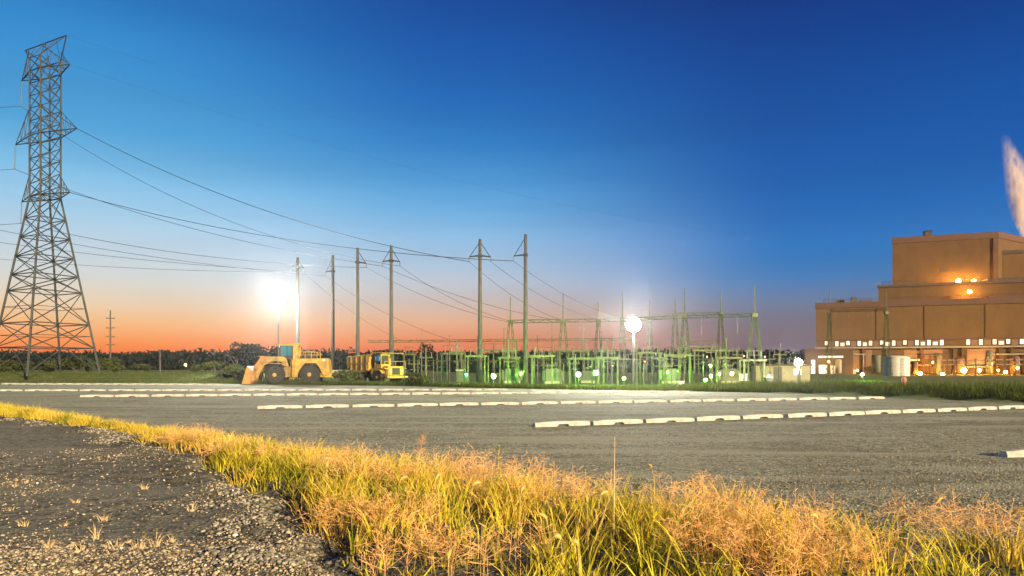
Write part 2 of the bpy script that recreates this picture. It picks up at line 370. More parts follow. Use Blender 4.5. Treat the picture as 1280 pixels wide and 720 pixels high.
def fore_z(X, Y):
    l, r = xL(Y), xR(Y)
    inside = sstep(-.1, .5, X-l)*sstep(-.1, .6, r-X)
    s = X-l
    z = .015 + .10*inside + .05*inside*fbm(X*1.3, Y*1.3, 3, 3)
    tr = 1-sstep(-.3, .0, s)
    z = z + tr*(.02+.07*fbm(X*.9, Y*.9, 4, 9) + .035*fbm(X*5, Y*5, 3, 5))
    z = z + .06*np.exp(-((s+.5)/.3)**2)*(.5+fbm(X*2.2, Y*2.2, 3, 14))        # windrow of rock along the grass
    z = z + .12*np.exp(-(((X+3.9)/1.6)**2+((Y-5.2)/.9)**2))                       # low heap near the viewer
    z = z * sstep(-.35, .1, (r+.45)-X)*sstep(0, 2, 40-Y)
    return z + .006
grid_mesh('gravel_track', np.concatenate([np.arange(-44, -12, .4), np.arange(-12, 5, .07), np.arange(5, 14, .3)]),
          np.concatenate([np.arange(-3, 3, .4), np.arange(3, 14, .07), np.arange(14, 40, .3)]),
          lambda X, Y: np.where(X > xR(Y)+.5, -.05, fore_z(X, Y)), M['track'], 'structure')

# ridge of wooded hills far behind
hx = np.linspace(-540, 330, 150)
def hill_z(X, Y):
    t = np.clip((Y-430)/60, 0, 1)
    return -1 + t*(10.2+3.4*fbm(X*.009, X*0+3, 3, 2)+2.6*fbm(X*.09, Y*.05, 3, 8))
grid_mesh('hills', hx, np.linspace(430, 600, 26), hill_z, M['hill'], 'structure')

# ------------------------------------------------------------------ scatter helpers
def blades(P, h, w, lean, az_, bend=1.0):
    n = len(P); ts = np.array([0, .38, .72, 1.0]); wd = np.array([1, .85, .5, 0.0])
    dx, dy = np.cos(az_), np.sin(az_); sx_, sy_ = -dy, dx
    face = RNG.uniform(0, np.pi, n); sx_, sy_ = np.cos(face), np.sin(face)
    V = np.zeros((n, 7, 3)); k = 0
    for i, t in enumerate(ts):
        off = lean*(t**(1+bend))*h; zz = h*(t - .28*np.clip(lean, 0, 1.5)*t**3)
        cx, cy_, cz = P[:,0]+dx*off, P[:,1]+dy*off, P[:,2]+zz
        if i < 3:
            for s_ in (-1, 1):
                V[:,k,0] = cx+s_*sx_*w*wd[i]/2; V[:,k,1] = cy_+s_*sy_*w*wd[i]/2; V[:,k,2] = cz; k += 1
        else: V[:,6,0] = cx; V[:,6,1] = cy_; V[:,6,2] = cz
    f = np.array([[0,1,3],[0,3,2],[2,3,5],[2,5,4],[4,5,6]])
    T = (f[None]+(np.arange(n)*7)[:,None,None]).reshape(-1, 3)
    return V.reshape(-1, 3), T
def merge(parts):
    Vs, Ts, o = [], [], 0
    for V, T in parts: Vs.append(V); Ts.append(T+o); o += len(V)
    return np.concatenate(Vs), np.concatenate(Ts)
def strip_points(n, d0, d1, pw=1.0):
    d = d0+(d1-d0)*RNG.random(n)**pw; l, r = xL(d)+.12, xR(d)+.05
    r = np.minimum(r, 9.5)
    x = l+(r-l)*RNG.random(n)
    return x, d
def tuft_points(centres, per, spread):
    c = np.repeat(centres, per, 0); a = RNG.uniform(0, 2*np.pi, len(c)); rr_ = spread*np.sqrt(RNG.random(len(c)))
    x = c[:,0]+np.cos(a)*rr_; y = c[:,1]+np.sin(a)*rr_
    return x, y, a, rr_/spread
def strip_grass(name, m, specs):
    parts = []
    for (nc, per, d0, d1, h0, h1, w, spread, pw, keep) in specs:
        x, y = strip_points(nc, d0, d1, pw)
        C_ = np.stack([x, y], 1)
        if keep is not None:
            v = fbm(x*.9+9, y*.75, 3, 21); C_ = C_[keep(v)]
        px, py, a, rr_ = tuft_points(C_, per, spread)
        tuft_h = np.repeat(RNG.uniform(.75, 1.25, len(C_)), per)
        ok = (px > xL(py)-.22*RNG.random(len(px))**2) & (px < xR(py)+.3); px, py, a, rr_, tuft_h = px[ok], py[ok], a[ok], rr_[ok], tuft_h[ok]
        edge = .5+.5*sstep(0, .7, px-xL(py)); edge *= .42+.58*sstep(0, 1.1, xR(py)-px)
        h = RNG.uniform(h0, h1, len(px))*tuft_h*edge*(.75+.5*fbm(px*.8, py*.8, 3, 33))
        P = np.stack([px, py, fore_z(px, py)-.02], 1)
        lean = RNG.uniform(.05, .35, len(px))+rr_*RNG.uniform(.2, .8, len(px))
        parts.append(blades(P, h, w*RNG.uniform(.6, 1.3, len(px)), lean, a+RNG.normal(0, .5, len(px))))
    V, T = merge(parts); return np_mesh(name, V, T, m, 'stuff')
tag(strip_grass('green_grass', M['green'], [(620, 17, 3.2, 12, .15, .53, .015, .13, 1.0, lambda v: (v < .40) | (v > .46)), (1000, 14, 11, 31, .22, .40, .016, .22, 1.0, lambda v: v < .52)]),
    'green and yellow-green grass blades along the roadside verge', 'grass')
tag(strip_grass('straw_grass', M['straw'], [(640, 18, 3.2, 12, .2, .56, .0115, .13, 1.0, lambda v: v > .44), (950, 12, 11, 31, .22, .44, .014, .22, 1.0, lambda v: v > .34)]),
    'dry straw-yellow grass blades mixed into the verge', 'dry grass')

# fluffy reddish panicles: fine branching hairs
def panicles(centres, name, m):
    Ls, Rs = [], []
    for (cx, cy_, rad, n, hh) in centres:
        for _ in range(int(n*.38)):
            a = random.uniform(0, 6.28); q = .85*rad*math.sqrt(random.random()); x, y = cx+math.cos(a)*q*1.4, cy_+math.sin(a)*q
            if not (xL(y)-.1 < x < xR(y)+.25): continue
            z0 = float(fore_z(np.array(x), np.array(y))); h = hh*random.uniform(.65, 1.1)
            la, ln = random.uniform(0, 6.28), random.uniform(.05, .35)
            b = Vector((x, y, z0)); top = b+Vector((math.cos(la)*ln*h, math.sin(la)*ln*h, h)); mid = b.lerp(top, .5)-Vector((math.cos(la), math.sin(la), 0))*ln*h*.12
            Ls += [(b, mid, .0022), (mid, top, .0018)]
            for k in range(11):
                t = random.uniform(.42, .98); p = b.lerp(mid, t*2) if t < .5 else mid.lerp(top, t*2-1)
                aa, el = random.uniform(0, 6.28), random.uniform(-.1, .9); L = random.uniform(.06, .17)*(1.25-t)*1.8
                qv = p+Vector((math.cos(aa)*math.cos(el), math.sin(aa)*math.cos(el), math.sin(el)))*L
                Ls.append((p, qv, .0016))
                e2 = qv+Vector((random.uniform(-1,1), random.uniform(-1,1), random.uniform(-.4,.8)))*.028; Ls.append((p.lerp(qv, .7), e2, .0022))
    n = len(Ls); V = np.zeros((n, 4, 3))
    for i, (p, q, w) in enumerate(Ls):
        d = q-p; s = d.cross(Vector((random.uniform(-1,1), random.uniform(-1,1), .3)))
        s = s.normalized()*w if s.length > 1e-6 else Vector((w, 0, 0))
        V[i,0], V[i,1], V[i,2], V[i,3] = p-s, p+s, q+s*.6, q-s*.6
    T = np.arange(n*4).reshape(n, 4)
    o = np_mesh(name, V.reshape(-1, 3), T, m, 'stuff'); return o
def gp(px, py, up=.3):      # ground spot whose plant top of height `up` shows at that pixel
    d = (CH-up)*F/(py-HY); return gx(px, d), d
PC = []
for px, py, rad, n, hh in ((225,548,.7,210,.45),(275,560,.5,110,.45),(190,545,.5,90,.38),(430,585,.5,150,.5),(480,600,.5,150,.5),(560,600,.55,170,.55),(640,605,.55,150,.5),(700,625,.45,130,.5),(500,645,.4,120,.4),
                           (520,690,.35,110,.4),(860,640,.5,160,.5),(900,690,.4,150,.5),(960,660,.5,150,.5),(1050,700,.4,120,.5),(1180,650,.5,130,.45),(1250,655,.5,130,.45),(780,600,.4,70,.45),(420,640,.35,90,.38),(350,570,.5,100,.42),(1000,715,.4,120,.45),(620,700,.3,60,.45)):
    x, d = gp(px, py, .32); PC.append((x, d, rad, n, hh))
tag(panicles(PC, 'rusty_panicle_grass', M['rust']), 'fluffy rust-pink seeding grass in hazy clumps along the verge', 'grass')

# ------------------------------------------------------------------ stones
ico_v = []; t_ = (1+5**.5)/2
ico_v = np.array([(-1,t_,0),(1,t_,0),(-1,-t_,0),(1,-t_,0),(0,-1,t_),(0,1,t_),(0,-1,-t_),(0,1,-t_),(t_,0,-1),(t_,0,1),(-t_,0,-1),(-t_,0,1)])/math.sqrt(1+t_*t_)
ico_f = np.array([(0,11,5),(0,5,1),(0,1,7),(0,7,10),(0,10,11),(1,5,9),(5,11,4),(11,10,2),(10,7,6),(7,1,8),(3,9,4),(3,4,2),(3,2,6),(3,6,8),(3,8,9),(4,9,5),(2,4,11),(6,2,10),(8,6,7),(9,8,1)])
def stones(name, P, r, m, label):
    n = len(P); a = RNG.uniform(0, 2*np.pi, n); sq = np.stack([RNG.uniform(.7, 1.4, n), RNG.uniform(.6, 1.1, n), RNG.uniform(.4, .85, n)], 1)
    V = ico_v[None]*(1+RNG.normal(0, .13, (n, 12, 1)))*sq[:,None]*r[:,None,None]
    c, s = np.cos(a)[:,None], np.sin(a)[:,None]; x, y = V[...,0].copy(), V[...,1].copy()
    V[...,0] = x*c-y*s; V[...,1] = x*s+y*c
    tl = RNG.normal(0, .35, n)[:,None]; x, z = V[...,0].copy(), V[...,2].copy(); V[...,0] = x*np.cos(tl)-z*np.sin(tl); V[...,2] = x*np.sin(tl)+z*np.cos(tl)
    V += P[:,None]
    T = (ico_f[None]+(np.arange(n)*12)[:,None,None]).reshape(-1, 3)
    return tag(np_mesh(name, V.reshape(-1, 3), T, m, 'stuff'), label, 'gravel')
n = 34000; d = 4.6+9.5*RNG.random(n)**1.8; l = xL(d); x = np.minimum(l+.15, 3)-RNG.random(n)*(d*.78+l+.3).clip(1)
dens = fbm(x*.8, d*.8, 3, 40); ok = RNG.random(n) < (.10+.6*sstep(.42, .6, dens)+.9*(1-sstep(5.2, 7.0, d)))
x, d = x[ok], d[ok]; r = .004+.013*RNG.random(len(x))**2*(1+.7*(RNG.random(len(x)) > .92))
stones('loose_gravel', np.stack([x, d, fore_z(x, d)+r*.25], 1), r, M['stone'], 'loose grey and pale pebbles strewn over the gravel track')
n = 8000; d = 5.5+16*RNG.random(n)**1.3; x = xL(d)-.55+RNG.normal(0, .26, n); r = .008+.026*RNG.random(n)**2
ok = RNG.random(n) < (.04+1.1*sstep(.34, .58, fbm(x*.9, d*.9, 3, 77))); x, d, r = x[ok], d[ok], r[ok]
stones('crushed_rock', np.stack([x, d, fore_z(x, d)+r*.2], 1), r, M['rock'], 'ridge of dark crushed rock beside the verge grass')
n = 16000; d = 6+14*RNG.random(n)**1.5; x = xR(d)+.1+RNG.random(n)**1.4*(d*.8-xR(d)).clip(.5); r = RNG.uniform(.005, .017, n)
ok = x < d*.8; x, d, r = x[ok], d[ok], r[ok]
stones('lot_pebbles', np.stack([x, d, .004+r*.2], 1), r, M['stone'], 'small pebbles scattered over the near side of the gravel lot')

# small dried tufts growing through the track
n_t = [(120,690),(195,700),(172,706),(100,712),(60,705),(30,668),(12,650),(130,660),(145,704),(80,668),(215,690),(95,640),(20,615),(240,650),(180,620)]
for i, (px, py) in enumerate(n_t):
    d_ = gd(py); x_ = gx(px, d_); k = random.randint(9, 34)
    a = RNG.uniform(0, 6.28, k); q_ = RNG.uniform(.01, random.uniform(.03, .06), k); P = np.stack([x_+np.cos(a)*q_, d_+np.sin(a)*q_, np.full(k, float(fore_z(np.array(x_), np.array(d_))))], 1)
    V, T = blades(P, RNG.uniform(.03, .19 if i in (0, 1, 2) else random.uniform(.06, .13), k), np.full(k, .006), RNG.uniform(.2, 1.6, k), a)
    o = np_mesh('dry_tuft', V, T, M['stalk'])
    tag(o, ['tallest dried tuft standing upright at the bottom left of the gravel track', 'dried tuft with curled blades beside the tallest tuft, on its right', 'small pale dried tuft between the two tall tufts'][i] if i < 3
        else '%s dried tuft growing in the gravel track, counted from the left' % ORD[[sorted(n_t).index(q) for q in n_t][i]], 'tuft', 'dried tufts in the gravel track')

# ------------------------------------------------------------------ foxtails and tall stalks
def foxtail(x, y, h, la, label, droop=1.0):
    z0 = float(fore_z(np.array(x), np.array(y)))
    t = thing('foxtail_grass', label, 'plant', (x, y, z0), 0, 'foxtails in the verge')
    dv = Vector((math.cos(la), math.sin(la), 0)); pts = []
    for k in range(7):
        s = k/6; pts.append(Vector((0,0,h*s*(1-.06*s))) + dv*(.10*h*s*s))
    MB().path(pts, .0022, 4).build('stem', M['stalk'], t)
    hd = MB(); p = pts[-1]; ang = 1.2; prev = p; L = .085
    for k in range(7):
        ang -= droop*.36; q = prev+(dv*math.cos(ang)+Vector((0,0,1))*math.sin(ang))*(L/7)
        w = .013*math.sin(math.pi*(k+.7)/7.6)+.004; w2 = .013*math.sin(math.pi*(k+1.7)/8.6)+.003
        hd.tube(prev, q, w, w2, 6); prev = q
        for _ in range(6):
            dd = Vector((random.uniform(-1,1), random.uniform(-1,1), random.uniform(-.3,1))).normalized(); hd.tube(q, q+dd*.022, .001, .0004, 3)
    hd.build('seed_head', M['seed'], t)
    lf = MB()
    for k in range(2):
        a = random.uniform(0, 6.28); p0 = pts[2+k]; dd = Vector((math.cos(a), math.sin(a), 0)); q1 = p0+dd*.07+Vector((0,0,.08)); q2 = p0+dd*.17+Vector((0,0,.07)); s = Vector((-dd.y, dd.x, 0))*.005
        lf.add([p0-s, p0+s, q1+s, q1-s, q2], [(0,1,2,3), (3,2,4)])
    lf.build('leaf', M['straw'], t)
    return t
FX = [(408,592,.50),(455,585,.45),(495,600,.50),(438,570,.46),(490,605,.42),(541,600,.5),(585,615,.48),(617,566,.45),(648,625,.55),(690,645,.5),(712,610,.45),(735,637,.5),(745,622,.5),(790,640,.5),(705,685,.4),
      (725,690,.42),(760,675,.45),(818,572,.42),(885,600,.42),(1010,600,.42),(1028,655,.5),(935,628,.45),(1060,640,.45),(1120,645,.45),(1165,622,.42),(1190,640,.5),(1225,655,.5),(1255,650,.5),(870,640,.5),(965,640,.5),(400,575,.45),(1090,690,.45),(1145,700,.4),(560,690,.4)]
FX = [f for i, f in enumerate(FX) if i % 3 != 1]; order = sorted(range(len(FX)), key=lambda i: FX[i][0])
for rank, i in enumerate(order):
    px, py, h = FX[i]; x_, d_ = gp(px, py, h*.95+.1)
    d_ = max(d_, 3.6)
    hf = (len(FX)+1)//2; rk = rank if rank < hf else len(FX)-1-rank
    lab = 'nodding pale foxtail seed head on a thin stem, %s from the %s in the verge' % (ORD[rk], 'left' if rank < hf else 'right')
    foxtail(x_, d_, h*random.uniform(.85, 1.1), random.uniform(0, 6.28), lab, random.uniform(.25, .7))
def stalk(px, ptop, pbot, d_, r, label, lean=0.0):
    top = at(px, ptop, d_); x_ = gx(px, d_); z0 = float(fore_z(np.array(x_), np.array(d_)))
    o = MB().tube((0,0,0), (lean*.5, 0, (top.z-z0)*.6), r, r*.8, 6).tube((lean*.5,0,(top.z-z0)*.6), (lean, 0, top.z-z0), r*.8, r*.5, 6).build('dry_stalk', M['stalk']); o.location = (x_, d_, z0)
    return tag(o, label, 'plant stalk')
stalk(767, 546, 660, 6.0, .0055, 'tall bare upright dry stalk rising above the verge grass', .01)
stalk(742, 596, 650, 6.0, .004, 'slanting pale dry stalk just left of the tall upright stalk', .22)
# pink feathery plume and leafy weed
x_, d_ = gp(522, 548, .62)
t = thing('plume_grass', 'feathery pinkish grass plume standing out against the dark lot', 'plant', (x_, d_, float(fore_z(np.array(x_), np.array(d_)))))
MB().path([Vector((0,0,0)), Vector((.03,0,.3)), Vector((.09,0,.64))], .003).build('stem', M['stalk'], t)
pl = MB()
for k in range(70):
    s = random.uniform(.55, 1); p = Vector((.03+.06*(s-.5)/.5, 0, .3+.34*(s-.47)/.53)); a = random.uniform(0, 6.28); q = p+Vector((math.cos(a)*.09*(1.3-s)*1.8, math.sin(a)*.09*(1.3-s)*1.8, random.uniform(.02,.07))); pl.tube(p, q, .0018, .001, 3)
pl.build('plume', M['rust'], t)
x_, d_ = gp(622, 570, .55)
t = thing('goldenrod_weed', 'bushy yellow-green weed with a leafy top amid rusty grass', 'plant', (x_, d_, float(fore_z(np.array(x_), np.array(d_)))))
MB().path([Vector((0,0,0)), Vector((.01,0,.3)), Vector((.02,0,.55))], .005).build('stem', M['stalk'], t)
lv = MB()
for k in range(90):
    s = random.uniform(.35, 1); a = random.uniform(0, 6.28); p = Vector((.01, 0, .55*s)); dd = Vector((math.cos(a), math.sin(a), random.uniform(-.2,.6))); q = p+dd*random.uniform(.05, .11); sd_ = dd.cross(Vector((0,0,1))).normalized()*.009; mid = p.lerp(q, .5)
    lv.add([p, mid-sd_, q, mid+sd_], [(0,1,2,3)])
lv.build('leaf', M['green'], t)

# ------------------------------------------------------------------ other grass
def field_grass(name, m, label, pts_fn, n, h0, h1, w):
    x, y = pts_fn(n); z = ground_z(x, y); P = np.stack([x, y, z-.03], 1)
    V, T = blades(P, RNG.uniform(h0, h1, n)*(.6+.8*fbm(x*.5, y*.5, 3, 61)), w*RNG.uniform(.6, 1.3, n), RNG.uniform(.05, .6, n), RNG.uniform(0, 6.28, n))
    return tag(np_mesh(name, V, T, m, 'stuff'), label, 'grass')
def left_bank(n):
    x = RNG.uniform(-75, -16, n); y = np.interp(x, ex, ey)+.3+14*RNG.random(n)**1.3; return x, y
def right_bank(n):
    x = RNG.uniform(13, 46, n); y = np.interp(x, ex, ey)+.2+10*RNG.random(n)**1.2; return x, y
def mid_bank(n):
    x = RNG.uniform(-32, 20, n); y = np.interp(x, ex, ey)+.3+5*RNG.random(n)**1.6; return x, y
field_grass('bank_grass', M['bankgrass'], 'green mown grass on the low bank below the steel tower', left_bank, 26000, .12, .3, .05)
field_grass('verge_grass', M['bankgrass'], 'tall dark green grass along the far right edge of the lot', right_bank, 26000, .3, .75, .03)
field_grass('fence_weeds', M['bankgrass'], 'rough green weeds along the foot of the substation fence', mid_bank, 22000, .2, .65, .035)

# ------------------------------------------------------------------ trees, shrubs and the far wood
def leaf_cloud(lobes, n, size):
    tot = sum(l[3]*l[4]*l[5] for l in lobes); parts = []
    for (cx, cy_, cz, rx, ry, rz) in lobes:
        k = max(20, int(n*(rx*ry*rz)/tot)); dirs = RNG.normal(0, 1, (k, 3)); dirs /= np.linalg.norm(dirs, axis=1)[:,None]
        rad = RNG.uniform(.45, 1.08, k)[:,None]**.7; P = np.array([cx, cy_, cz])+dirs*rad*np.array([rx, ry, rz])
        a = RNG.normal(0, 1, (k, 3)); a /= np.linalg.norm(a, axis=1)[:,None]; b = np.cross(a, RNG.normal(0, 1, (k, 3))); b /= np.linalg.norm(b, axis=1)[:,None]
        s = size*RNG.uniform(.6, 1.3, k)[:,None]
        V = np.stack([P-a*s, P+b*s*.5, P+a*s, P-b*s*.5], 1).reshape(-1, 3); parts.append((V, np.arange(k*4).reshape(k, 4)))
    return merge(parts)
def shrub(name, px, d_, top, wid, label, m, cat='shrub', n=900, size=.16, group=None, lob=6):
    x_ = gx(px, d_); z0 = float(ground_z(x_, d_)); h = CH-(top-HY)/F*d_-z0; w = wid/F*d_
    t = thing(name, label, cat, (x_, d_, z0), 0, group)
    tr = MB()
    for k in range(4): tr.tube((0,0,0), (random.uniform(-.3,.3)*w, random.uniform(-.3,.3)*w, h*.65), .05+.012*h, .02, 6)
    tr.build('trunk', M['bark'], t)
    lobes = []
    for k in range(lob):
        lobes.append((random.uniform(-.33,.33)*w, random.uniform(-.3,.3)*w, h*random.uniform(.25,.75), w*random.uniform(.16,.28), w*random.uniform(.16,.26), h*random.uniform(.18,.3)))
    lobes.append((random.uniform(-.1,.1)*w, 0, h*.76, w*.2, w*.2, h*.24))
    V, T = leaf_cloud(lobes, n, size); np_mesh('crown', V, T, m, None, t)
    return t
shrub('shrub', 66, 97, 449, 40, 'dark green shrub between the legs of the steel tower', M['leaf'], n=1100)
shrub('shrub', 98, 98, 446, 36, 'pale green rounded shrub behind the right legs of the tower', M['leaf'], n=1100)
shrub('shrub', 143, 100, 446, 40, 'bushy green shrub at the foot of the wooden crossarm pole', M['leaf'], n=1100)
shrub('shrub', 12, 99, 450, 60, 'low dark shrub at the far left edge behind the tower', M['leaf'], n=1300)
shrub('shrub', 178, 104, 455, 34, 'low shrub just right of the wooden crossarm pole', M['leaf'], n=800)
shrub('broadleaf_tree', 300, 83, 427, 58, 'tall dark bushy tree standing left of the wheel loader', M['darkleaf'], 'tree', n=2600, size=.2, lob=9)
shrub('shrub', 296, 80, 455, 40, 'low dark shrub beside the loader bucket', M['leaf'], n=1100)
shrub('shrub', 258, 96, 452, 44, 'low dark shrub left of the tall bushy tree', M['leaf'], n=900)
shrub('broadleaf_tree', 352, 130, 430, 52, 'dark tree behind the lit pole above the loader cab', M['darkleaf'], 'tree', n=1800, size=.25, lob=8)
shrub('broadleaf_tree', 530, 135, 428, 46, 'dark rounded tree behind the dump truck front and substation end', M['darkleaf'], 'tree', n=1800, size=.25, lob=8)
shrub('shrub', 430, 71, 462, 34, 'dark scrub growing between the loader and the dump truck', M['leaf'], n=900)
shrub('shrub', 520, 66, 466, 40, 'dark scrub at the foot of the fence beside the dump truck', M['leaf'], n=900)
parts = []
for k in range(620):
    px = random.uniform(-120, 1030); d_ = random.uniform(230, 380); top = 438.5+random.uniform(-2.2, 3) + (1.5*math.sin(px*.013)); 
    h = CH-(top-HY)/F*d_; w = random.uniform(4, 8); x_ = gx(px, d_)
    parts.append(leaf_cloud([(x_, d_, h*.45, w, w, h*.5), (x_+random.uniform(-3,3), d_, h*.68, w*.6, w*.6, h*.34)], 130, .85))
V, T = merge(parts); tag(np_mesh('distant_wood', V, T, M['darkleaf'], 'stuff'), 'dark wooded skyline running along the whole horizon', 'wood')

# ------------------------------------------------------------------ wheel stops
L_ = 1.84
prof = [(-.12,0),(.12,0),(.12,.06),(.08,.15),(-.08,.15),(-.12,.06)]
def stop_mesh():
    b = MB(); segs = [(-L_/2, 0), (-.5, 0), (-.2, 0), (-.16, .062), (-.05, .07), (.05, .07), (.16, .062), (.2, 0), (.5, 0), (L_/2, 0)]
    vs = []; fs = []
    for i, (x, lift) in enumerate(segs):
        e = .86 if i in (0, len(segs)-1) else 1
        for (y, z) in prof: vs.append((x, y*e, max(z, lift) if z < .065 else z*e))
    for i in range(len(segs)-1):
        for k in range(6): fs.append((i*6+k, i*6+(k+1) % 6, (i+1)*6+(k+1) % 6, (i+1)*6+k))
    fs += [(5,4,3,2,1,0), tuple(54+k for k in range(6))]
    b.add(vs, fs); return b
proto = None
def stop_row(p0, p1, pitch, rowname, n=None, scale=1):
    global proto
    a = Vector((gx(p0[0], gd(p0[1])), gd(p0[1]), 0)); b = Vector((gx(p1[0], gd(p1[1])), gd(p1[1]), 0)); u = (b-a).normalized(); L = (b-a).length
    cnt = n or int(L/pitch)
    for i in range(cnt):
        c = a+u*(.94+i*pitch)
        lab = 'white concrete wheel stop, %s from the left in the %s row' % (ORD[i], rowname)
        if cnt == 1: lab = 'lone white concrete wheel stop nearest the camera at the right edge of the lot'
        if proto is None:
            proto = stop_mesh().build('wheel_stop', M['stop'], None, False, .012); o = proto
        else:
            o = proto.copy(); COL.objects.link(o)
        tag(o, lab, 'wheel stop', 'wheel stops on the gravel lot')
        o.location = (c.x+random.uniform(-.03,.03), c.y+random.uniform(-.06,.06), .004-random.uniform(0,.02))
        o.rotation_euler = (0, 0, math.atan2(u.y, u.x)+R(random.uniform(-2.6, 2.6)))
stop_row((1249,571), (1420,566), 2.04, 'closest short', 1)
stop_row((666,534), (1345,508), 1.97, 'long near')
stop_row((322,511), (1125,498.2), 1.97, 'middle')
stop_row((100,496.5), (892,490.5), 1.97, 'third')
stop_row((-4,489), (640,488), 2.04, 'fourth')
stop_row((2,480.6), (290,481.2), 2.04, 'farthest')

# ------------------------------------------------------------------ lattice tower
TD = 90.0; TX = gx(56.5, TD); TZ = float(ground_z(TX, TD))
tw = thing('lattice_tower', 'tall steel lattice transmission tower with three pairs of crossarms', 'pylon', (TX, TD, TZ), R(-27))
def zz(y): return CH+(HY-y)/F*TD-TZ
S0, S1, ZW, ZT = 9.0, 2.5, zz(247), zz(75)
def half(z): return (S0+(S1-S0)*min(1, z/ZW))/2
corn = [(-1,-1),(1,-1),(1,1),(-1,1)]
def cp(k, z): h = half(z); return Vector((corn[k % 4][0]*h, corn[k % 4][1]*h, z))
for k in range(4):
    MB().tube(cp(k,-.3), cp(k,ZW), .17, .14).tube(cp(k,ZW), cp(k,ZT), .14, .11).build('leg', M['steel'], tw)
levels = [zz(y) for y in (467, 435, 405, 365, 345, 322, 298, 274, 247)]
for f in range(4):
    b = MB()
    for i in range(len(levels)-1):
        z0, z1 = levels[i], levels[i+1]; r = .07
        if i == 0:
            m_ = (cp(f,z1)+cp(f+1,z1))/2; b.tube(cp(f,z0+.1), m_, r); b.tube(cp(f+1,z0+.1), m_, r)
        else: b.tube(cp(f,z0), cp(f+1,z1), r); b.tube(cp(f+1,z0), cp(f,z1), r)
        b.tube(cp(f,z1), cp(f+1,z1), r)
        m0 = (cp(f,z0)+cp(f+1,z0)+cp(f,z1)+cp(f+1,z1))/4
        if i in (1, 2): b.tube(cp(f,(z0+z1)/2), m0, .035); b.tube(cp(f+1,(z0+z1)/2), m0, .035)
    nz = 11; up = [ZW+(ZT-ZW)*i/nz for i in range(nz+1)]
    for i in range(nz):
        b.tube(cp(f,up[i]), cp(f+1,up[i+1]), .062); b.tube(cp(f+1,up[i]), cp(f,up[i+1]), .062)
        if i % 3 == 0: b.tube(cp(f,up[i]), cp(f+1,up[i]), .045)
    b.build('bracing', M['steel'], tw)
ARM = [(zz(91), 5.45, 3.0), (zz(171), 6.95, 3.6), (zz(246.5), 5.45, 2.8)]
TIP = {}
for i, (z, a, up_) in enumerate(ARM):
    b = MB()
    for s in (-1, 1):
        tip = Vector((s*a, 0, z)); TIP[(i, s)] = tip; h = half(z)
        for y in (-1, 1):
            q = Vector((s*h, y*h, z)); qt = Vector((s*half(z+up_), y*half(z+up_), z+up_))
            b.tube(q, tip, .085, .07).tube(qt, tip, .06, .05)
            for t_2 in (.33, .62): b.tube(q.lerp(tip, t_2), qt.lerp(tip, t_2), .035); b.tube(q.lerp(tip, t_2), qt.lerp(tip, t_2-.3), .03)
        for t_2 in (.3, .6): b.tube(Vector((s*h,-h,z)).lerp(tip,t_2), Vector((s*h,h,z)).lerp(tip,t_2), .035); b.tube(Vector((s*h,-h,z)).lerp(tip,t_2-.3), Vector((s*h,h,z)).lerp(tip,t_2), .03)
    for y in (-1, 1): b.tube((-half(z), y*half(z), z), (half(z), y*half(z), z), .08)
    b.build('crossarm', M['steel'], tw)
b = MB(); zt = zz(54); tl, tr_ = Vector((-4.7,0,zt)), Vector((4.7,0,zt)); b.tube(tl, tr_, .09)
for y in (-1, 1):
    for s in (-1, 1):
        q = Vector((s*half(ZT), y*half(ZT), ZT)); b.tube(q, Vector((s*4.7,0,zt)), .07); b.tube(q, Vector((0,0,zt)), .045); b.tube(q, Vector((s*2.4,0,zt)), .04)
    b.tube((-half(ZT),y*half(ZT),ZT), (half(ZT),y*half(ZT),ZT), .06)
b.build('peak', M['steel'], tw)
STR = {}
def string(parent, top, bot, n=12, r=.11):
    b = MB(); top, bot = Vector(top), Vector(bot); b.tube(top, bot, .03, .03, 6)
    for k in range(n):
        p = top.lerp(bot, (k+.6)/n); q = top.lerp(bot, (k+.9)/n); b.tube(p, q, r, r*.55, 8)
    return b.build('insulator', M['insul'], parent)
for i, l_ in enumerate((3.4, 3.3, 2.9)):
    tp = TIP[(i,-1)]; bt = tp+Vector((-.25, 0, -l_)); string(tw, tp, bt); STR[i] = bt
tw_m = Matrix.Translation((TX, TD, TZ)) @ Matrix.Rotation(R(-27), 4, 'Z')
def TW(v): return tw_m @ v
bpy.context.view_layer.update()

# ------------------------------------------------------------------ line of tall poles
PO = [(372,322,'both',335,8,'pole with a small double crossarm, leftmost of the six, behind the loader'),(416,319,'left',340,9,'tall pole with one short arm to the left, behind the loader rear'),
      (447,310,'right',329,11,'tall pole with one braced arm to the right, behind the dump bed'),(489,307,'both',327,11,'tall pole with a braced double crossarm behind the dump truck cab'),
      (600,299,'both',321,13.5,'tall pole with the widest double crossarm in front of the substation'),(657,293,'left',320,15,'tallest rightmost pole with one braced arm to the left')]
ARMT = {}
for (px, top, side, ay, hw, lab) in PO:
    Hh = 16.6; d_ = (Hh-CH)*F/(HY-top); x_ = gx(px, d_)
    t = thing('utility_pole', lab, 'utility pole', (x_, d_, 0), 0, 'tall power line poles by the substation')
    MB().tube((0,0,-.3), (0,0,Hh), .30, .17, 12).build('pole', M['pole'], t, True)
    az_ = CH+(HY-ay)/F*d_; a = hw/F*d_; b = MB(); st = []
    for s in ((-1, 1) if side == 'both' else (-1,) if side == 'left' else (1,)):
        b.tube((0,0,az_+.15), (s*a,0,az_), .10, .07); b.tube((0,0,Hh-.3), (s*a*.95,0,az_), .045); ARMT[(px,s)] = Vector((x_+s*a, d_, az_-.55)); st.append(s)
    b.box((0,0,az_+.1), (.5,.5,.3)); b.build('crossarm', M['steel'], t)
    for s in st: string(t, (s*a,0,az_), (s*a,0,az_-.55), 4, .1)
